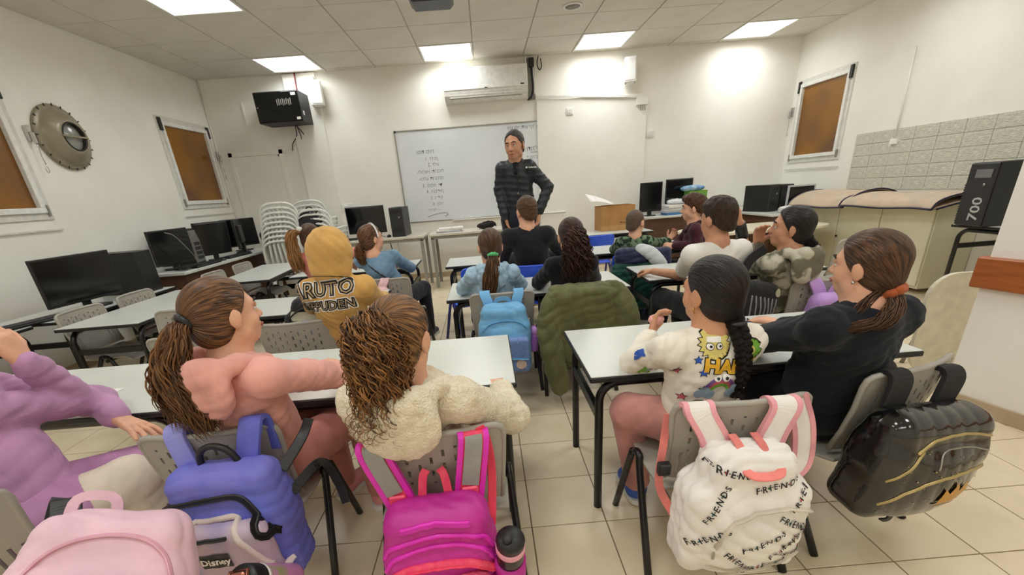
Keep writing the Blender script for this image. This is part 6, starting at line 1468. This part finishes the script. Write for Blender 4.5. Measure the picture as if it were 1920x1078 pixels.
# light blue backpack, second row
lb_ = cloth('sky_nylon', (116, 178, 224), .93, .1, 200, .6); lb2 = mat('blue_glitter', (84, 116, 176), .4, 0, (120, 150, 200), 160, .2, 200)
b = Bag('backpack', 'light blue backpack with a glittery pocket, second row', lb_, .30, .42, .15, disp=wrinkle(.006, 22, 5), taper=.02)
b.zip([(-.13, -.13), (-.08, -.09), (.0, -.08), (.08, -.09), (.13, -.13)], cloth('sky_zip', (92, 156, 206)), .005, 'zipper', cloth('sky_tape', (100, 164, 212)), .02); b.pocket(0, -.27, .27, .22, .03, lb2); b.zip([(-.12, -.29), (0, -.28), (.12, -.29)], MATS['sky_zip'], .006, 'zipper', lb_, .03)
for x, sp in ((-.08, -.02), (.08, .02)): b.strap(over(x, .06, sp), lb_, .06, .012)
b.handle(.09, .035, lb_, -.04, -.01, flat=(.022, .006)); b.pull(.0, -.09, MATS['sky_zip'], .03); b.pull(.02, -.09, MATS['sky_zip'], .03)
b.art('printed_face', ngon(14, .03), [tuple(range(14))], .08, -.32, mat('print_skin', (214, 190, 180), .6), 0, .003)
b.hang(5, .0, .035, .06)
bo = empty('water_bottle', (.225, 2.44, .33), 0, 'small violet bottle beside the light blue backpack', 'bottle'); bo.rotation_euler = (.1, .1, 0)
mb = MB(); mb.lathe([(.026, 0), (.028, .01), (.028, .10), (.024, .115)], 18); mb.build('flask', mat('violet_bottle', (170, 110, 200), .3), bo); mb = MB(); mb.lathe([(.026, .112), (.028, .12), (.026, .15), (.0001, .155)], 18); mb.build('cap', mat('violet_cap', (206, 150, 226), .35), bo)

# lilac backpack beside the camouflage girl
lil = cloth('lilac_nylon', (190, 150, 216), .93, .1, 200, .6)
b = Bag('backpack', 'lilac backpack hanging on the chair of the camouflage-hoodie girl', lil, .30, .38, .13); b.zip([(-.12, -.16), (0, -.10), (.12, -.16)], cloth('lilac_zip', (170, 130, 200)), .005, 'zipper', cloth('lilac_tape', (176, 136, 206)), .02)
for x, sp in ((-.08, -.02), (.08, .02)): b.strap(over(x, .06, sp), lil, .07, .012)
b.handle(.10, .04, lil, -.04, -.01, flat=(.024, .006)); b.hang(11, .0, .045, .06)
# pale pink backpack, front left
b = Bag('backpack', 'small pale pink backpack on the denim girl\'s chair', cloth('shell_pink', (234, 192, 196)), .26, .34, .12); b.zip([(-.10, -.14), (0, -.09), (.10, -.14)], cloth('shell_zip', (214, 160, 168)), .005)
for x, sp in ((-.06, -.02), (.07, .02)): b.strap(over(x, .05, sp), MATS['shell_pink'], .065, .012)
b.handle(.08, .03, MATS['shell_zip'], -.04, -.01); b.hang(12, -.08, .04, .06)
# round black backpack on the seat behind the pink girl
bn = cloth('black_nylon', (24, 24, 27), .8, .1, 200, .6)
b = Bag('backpack', 'round black backpack with a blue emblem behind the pink-hoodie girl', bn, .36, .34, .16, taper=.05); b.zip([(-.15, -.20), (-.12, -.09), (0, -.035), (.12, -.09), (.16, -.22)], M_dark, .006, 'zipper', M_black, .02)
b.art('reflector', rrect(.20, .05, .02, 5), [tuple(range(20))], -.02, -.085, mat('reflector_cream', (170, 166, 140), .4), 0, .003); b.art('emblem', ngon(24, .085), [tuple(range(24))], -.02, -.185, mat('emblem_blue', (96, 122, 160), .3, 0, (150, 170, 196), 20), 0, .004)
b.handle(.08, .03, M_black, -.05, .0); b.strap([(.14, -.05, -.10), (.20, -.04, -.18), (.22, -.02, -.27), (.20, .0, -.30)], bn, .05, .012)
b.place(-1.03, 2.56, .755, (.12, .05, -.08))
# black backpack on the stacked chairs, bag heap, bags on the floor
b = Bag('backpack', 'small black backpack perched on the stacked white chairs', bn, .30, .30, .14, taper=.03); b.zip([(-.10, -.12), (0, -.07), (.10, -.12)], M_dark, .005); b.handle(.09, .06, M_black, -.05, -.01); b.place(-2.22, 5.90, 1.16, (0, 0, 0))
S = SDF(.010); c0 = V3(-2.72, 5.82, .88)
for q, rr_ in (((0, 0, 0), (.17, .10, .06)), ((-.08, -.02, .04), (.09, .07, .06)), ((.08, 0, .03), (.10, .07, .05))): S.ell(c0+A_(q), rr_, None, .03)
o = S.build('bag_heap', mat('black_plastic_bag', (18, 18, 20), .3), off=c0-V3(0, 0, .06), disp=wrinkle(.03, 26, 3)); o.location = c0-V3(0, 0, .06); tag(o, 'crumpled black bag lying on the front-left chair stack', 'bag')
b = Bag('backpack', 'black backpack standing on the floor under the white-shirt boy\'s table', bn, .34, .34, .16); b.zip([(-.12, -.14), (0, -.09), (.12, -.14)], gold, .005); b.handle(.09, .03, M_black); b.place(1.58, 3.30, .36, (0, 0, .1))
b = Bag('shoulder_bag', 'black bag with grey stripes hanging beside the camouflage-hoodie girl', bn, .24, .30, .12, 'bag')
for i in range(7): b.zip([(-.06+.025*i, -.06), (-.055+.025*i, -.26)], cloth('grey_stripe', (130, 130, 128)), .004, 'stripe', None, .01, 10)
b.strap([(-.09, -.02, -.03), (-.06, .02, .08), (.02, .05, .16)], bn, .05, .012); b.art('badge', ngon(12, .02), [tuple(range(12))], .09, -.03, MATS['reflector_cream'], 0, .004); b.place(1.42, 2.27, .70, (.15, .25, .1))
S = SDF(.008); S.ell((1.24, 2.25, .60), (.045, .04, .055), None, .02); o = S.build('face_mask', cloth('white_mask', (226, 230, 234)), off=(1.24, 2.25, .55), disp=wrinkle(.006, 40, 4)); o.location = (1.24, 2.25, .55); tag(o, 'crumpled white face mask hanging left of the braided girl\'s cheek', 'mask')
S = SDF(.008); S.box((1.09, 3.42, .10), (.05, .06, .10), .04); o = S.build('pink_pouch', cloth('hot_pink', (224, 60, 140)), off=(1.09, 3.42, 0), disp=wrinkle(.006, 30, 4)); o.location = (1.09, 3.42, 0); tag(o, 'bright pink pouch on the floor beside the olive coat', 'bag')

# ------------------------------------------------------------------ coats on chairs
olive = cloth('olive_nylon', (104, 106, 66), .85, .1, 160, .6)
def coat(name, lb, chair_loc, rz, m, parts, seed):
    r = empty(name, (*chair_loc, 0), rz, lb, 'coat')
    for nm, mm, prims, amp in parts:
        S = SDF(.009)
        for p_ in prims:
            if p_[0] == 'b': S.box(p_[1], p_[2], p_[3], p_[4] if len(p_) > 4 else None, .03)
            else: S.chain(smooth_path(p_[1], 8), np.interp(np.linspace(0, 1, 8), np.linspace(0, 1, len(p_[2])), p_[2]), .025, .62, (0, 1, 0))
        S.build(nm, mm, r, disp=wrinkle(amp, 20, seed))
    return r
coat('coat', 'olive green coat draped over the curly-haired girl\'s chair', (.53, 2.66), 0, olive, [
   ('back_panel', olive, [('b', (0, -.265, .46), (.225, .042, .235), .04), ('b', (0, -.215, .675), (.20, .07, .03), .028)], .016),
   ('sleeve', olive, [('c', [(-.17, -.26, .66), (-.22, -.29, .50), (-.20, -.33, .28), (-.17, -.34, .12)], [.055, .062, .056, .05])], .016),
   ('sleeve', olive, [('c', [(.17, -.26, .67), (.225, -.29, .55), (.25, -.30, .42), (.255, -.29, .34)], [.055, .062, .056, .05])], .016),
   ('hem_band', cloth('olive_rib', (84, 86, 54)), [('b', (-.02, -.285, .245), (.20, .035, .022), .018)], .006),
   ('fur_trim', cloth('dark_lining', (52, 50, 40)), [('c', [(-.24, -.24, .50), (-.26, -.22, .40), (-.25, -.2, .32)], [.03, .035, .025])], .02)], 3)
nv, gn_, wt = cloth('navy_puff', (38, 44, 78), .85, .1, 160, .55), cloth('green_puff', (20, 74, 62), .85, .1, 160, .55), cloth('white_puff', (206, 212, 214), .92, .1, 160, .55)
coat('jacket', 'navy, white and green puffer jacket draped over a blue chair', (1.22, 3.80), 0, nv, [
   ('navy_yoke', nv, [('b', (-.07, -.27, .66), (.13, .06, .075), .055), ('b', (.16, -.27, .62), (.10, .055, .10), .05)], .016),
   ('white_band', wt, [('c', [(-.02, -.315, .73), (.07, -.325, .69), (.15, -.33, .60), (.19, -.32, .50)], [.03, .04, .045, .03])], .008),
   ('green_body', gn_, [('b', (-.02, -.275, .42), (.19, .055, .20), .05), ('c', [(-.15, -.29, .58), (-.17, -.31, .42), (-.14, -.32, .28)], [.06, .07, .06])], .018)], 5)
# small things on tables
mb = MB(); mb.prism([(-.06, -.018), (.05, -.022), (.062, .012), (-.04, .02)], 0, .004); o = mb.build('paper_slip', P_w); o.location = (-1.575, 1.62, TZ); tag(o, 'small white folded paper slip on the left front table', 'paper')
mb = MB(); mb.tube([(0, 0, .005), (.01, .06, .005)], .004, 6); o = mb.build('pencil', M_dark); o.location = (1.15, 1.80, TZ); tag(o, 'short dark pencil on the right front table', 'pencil')
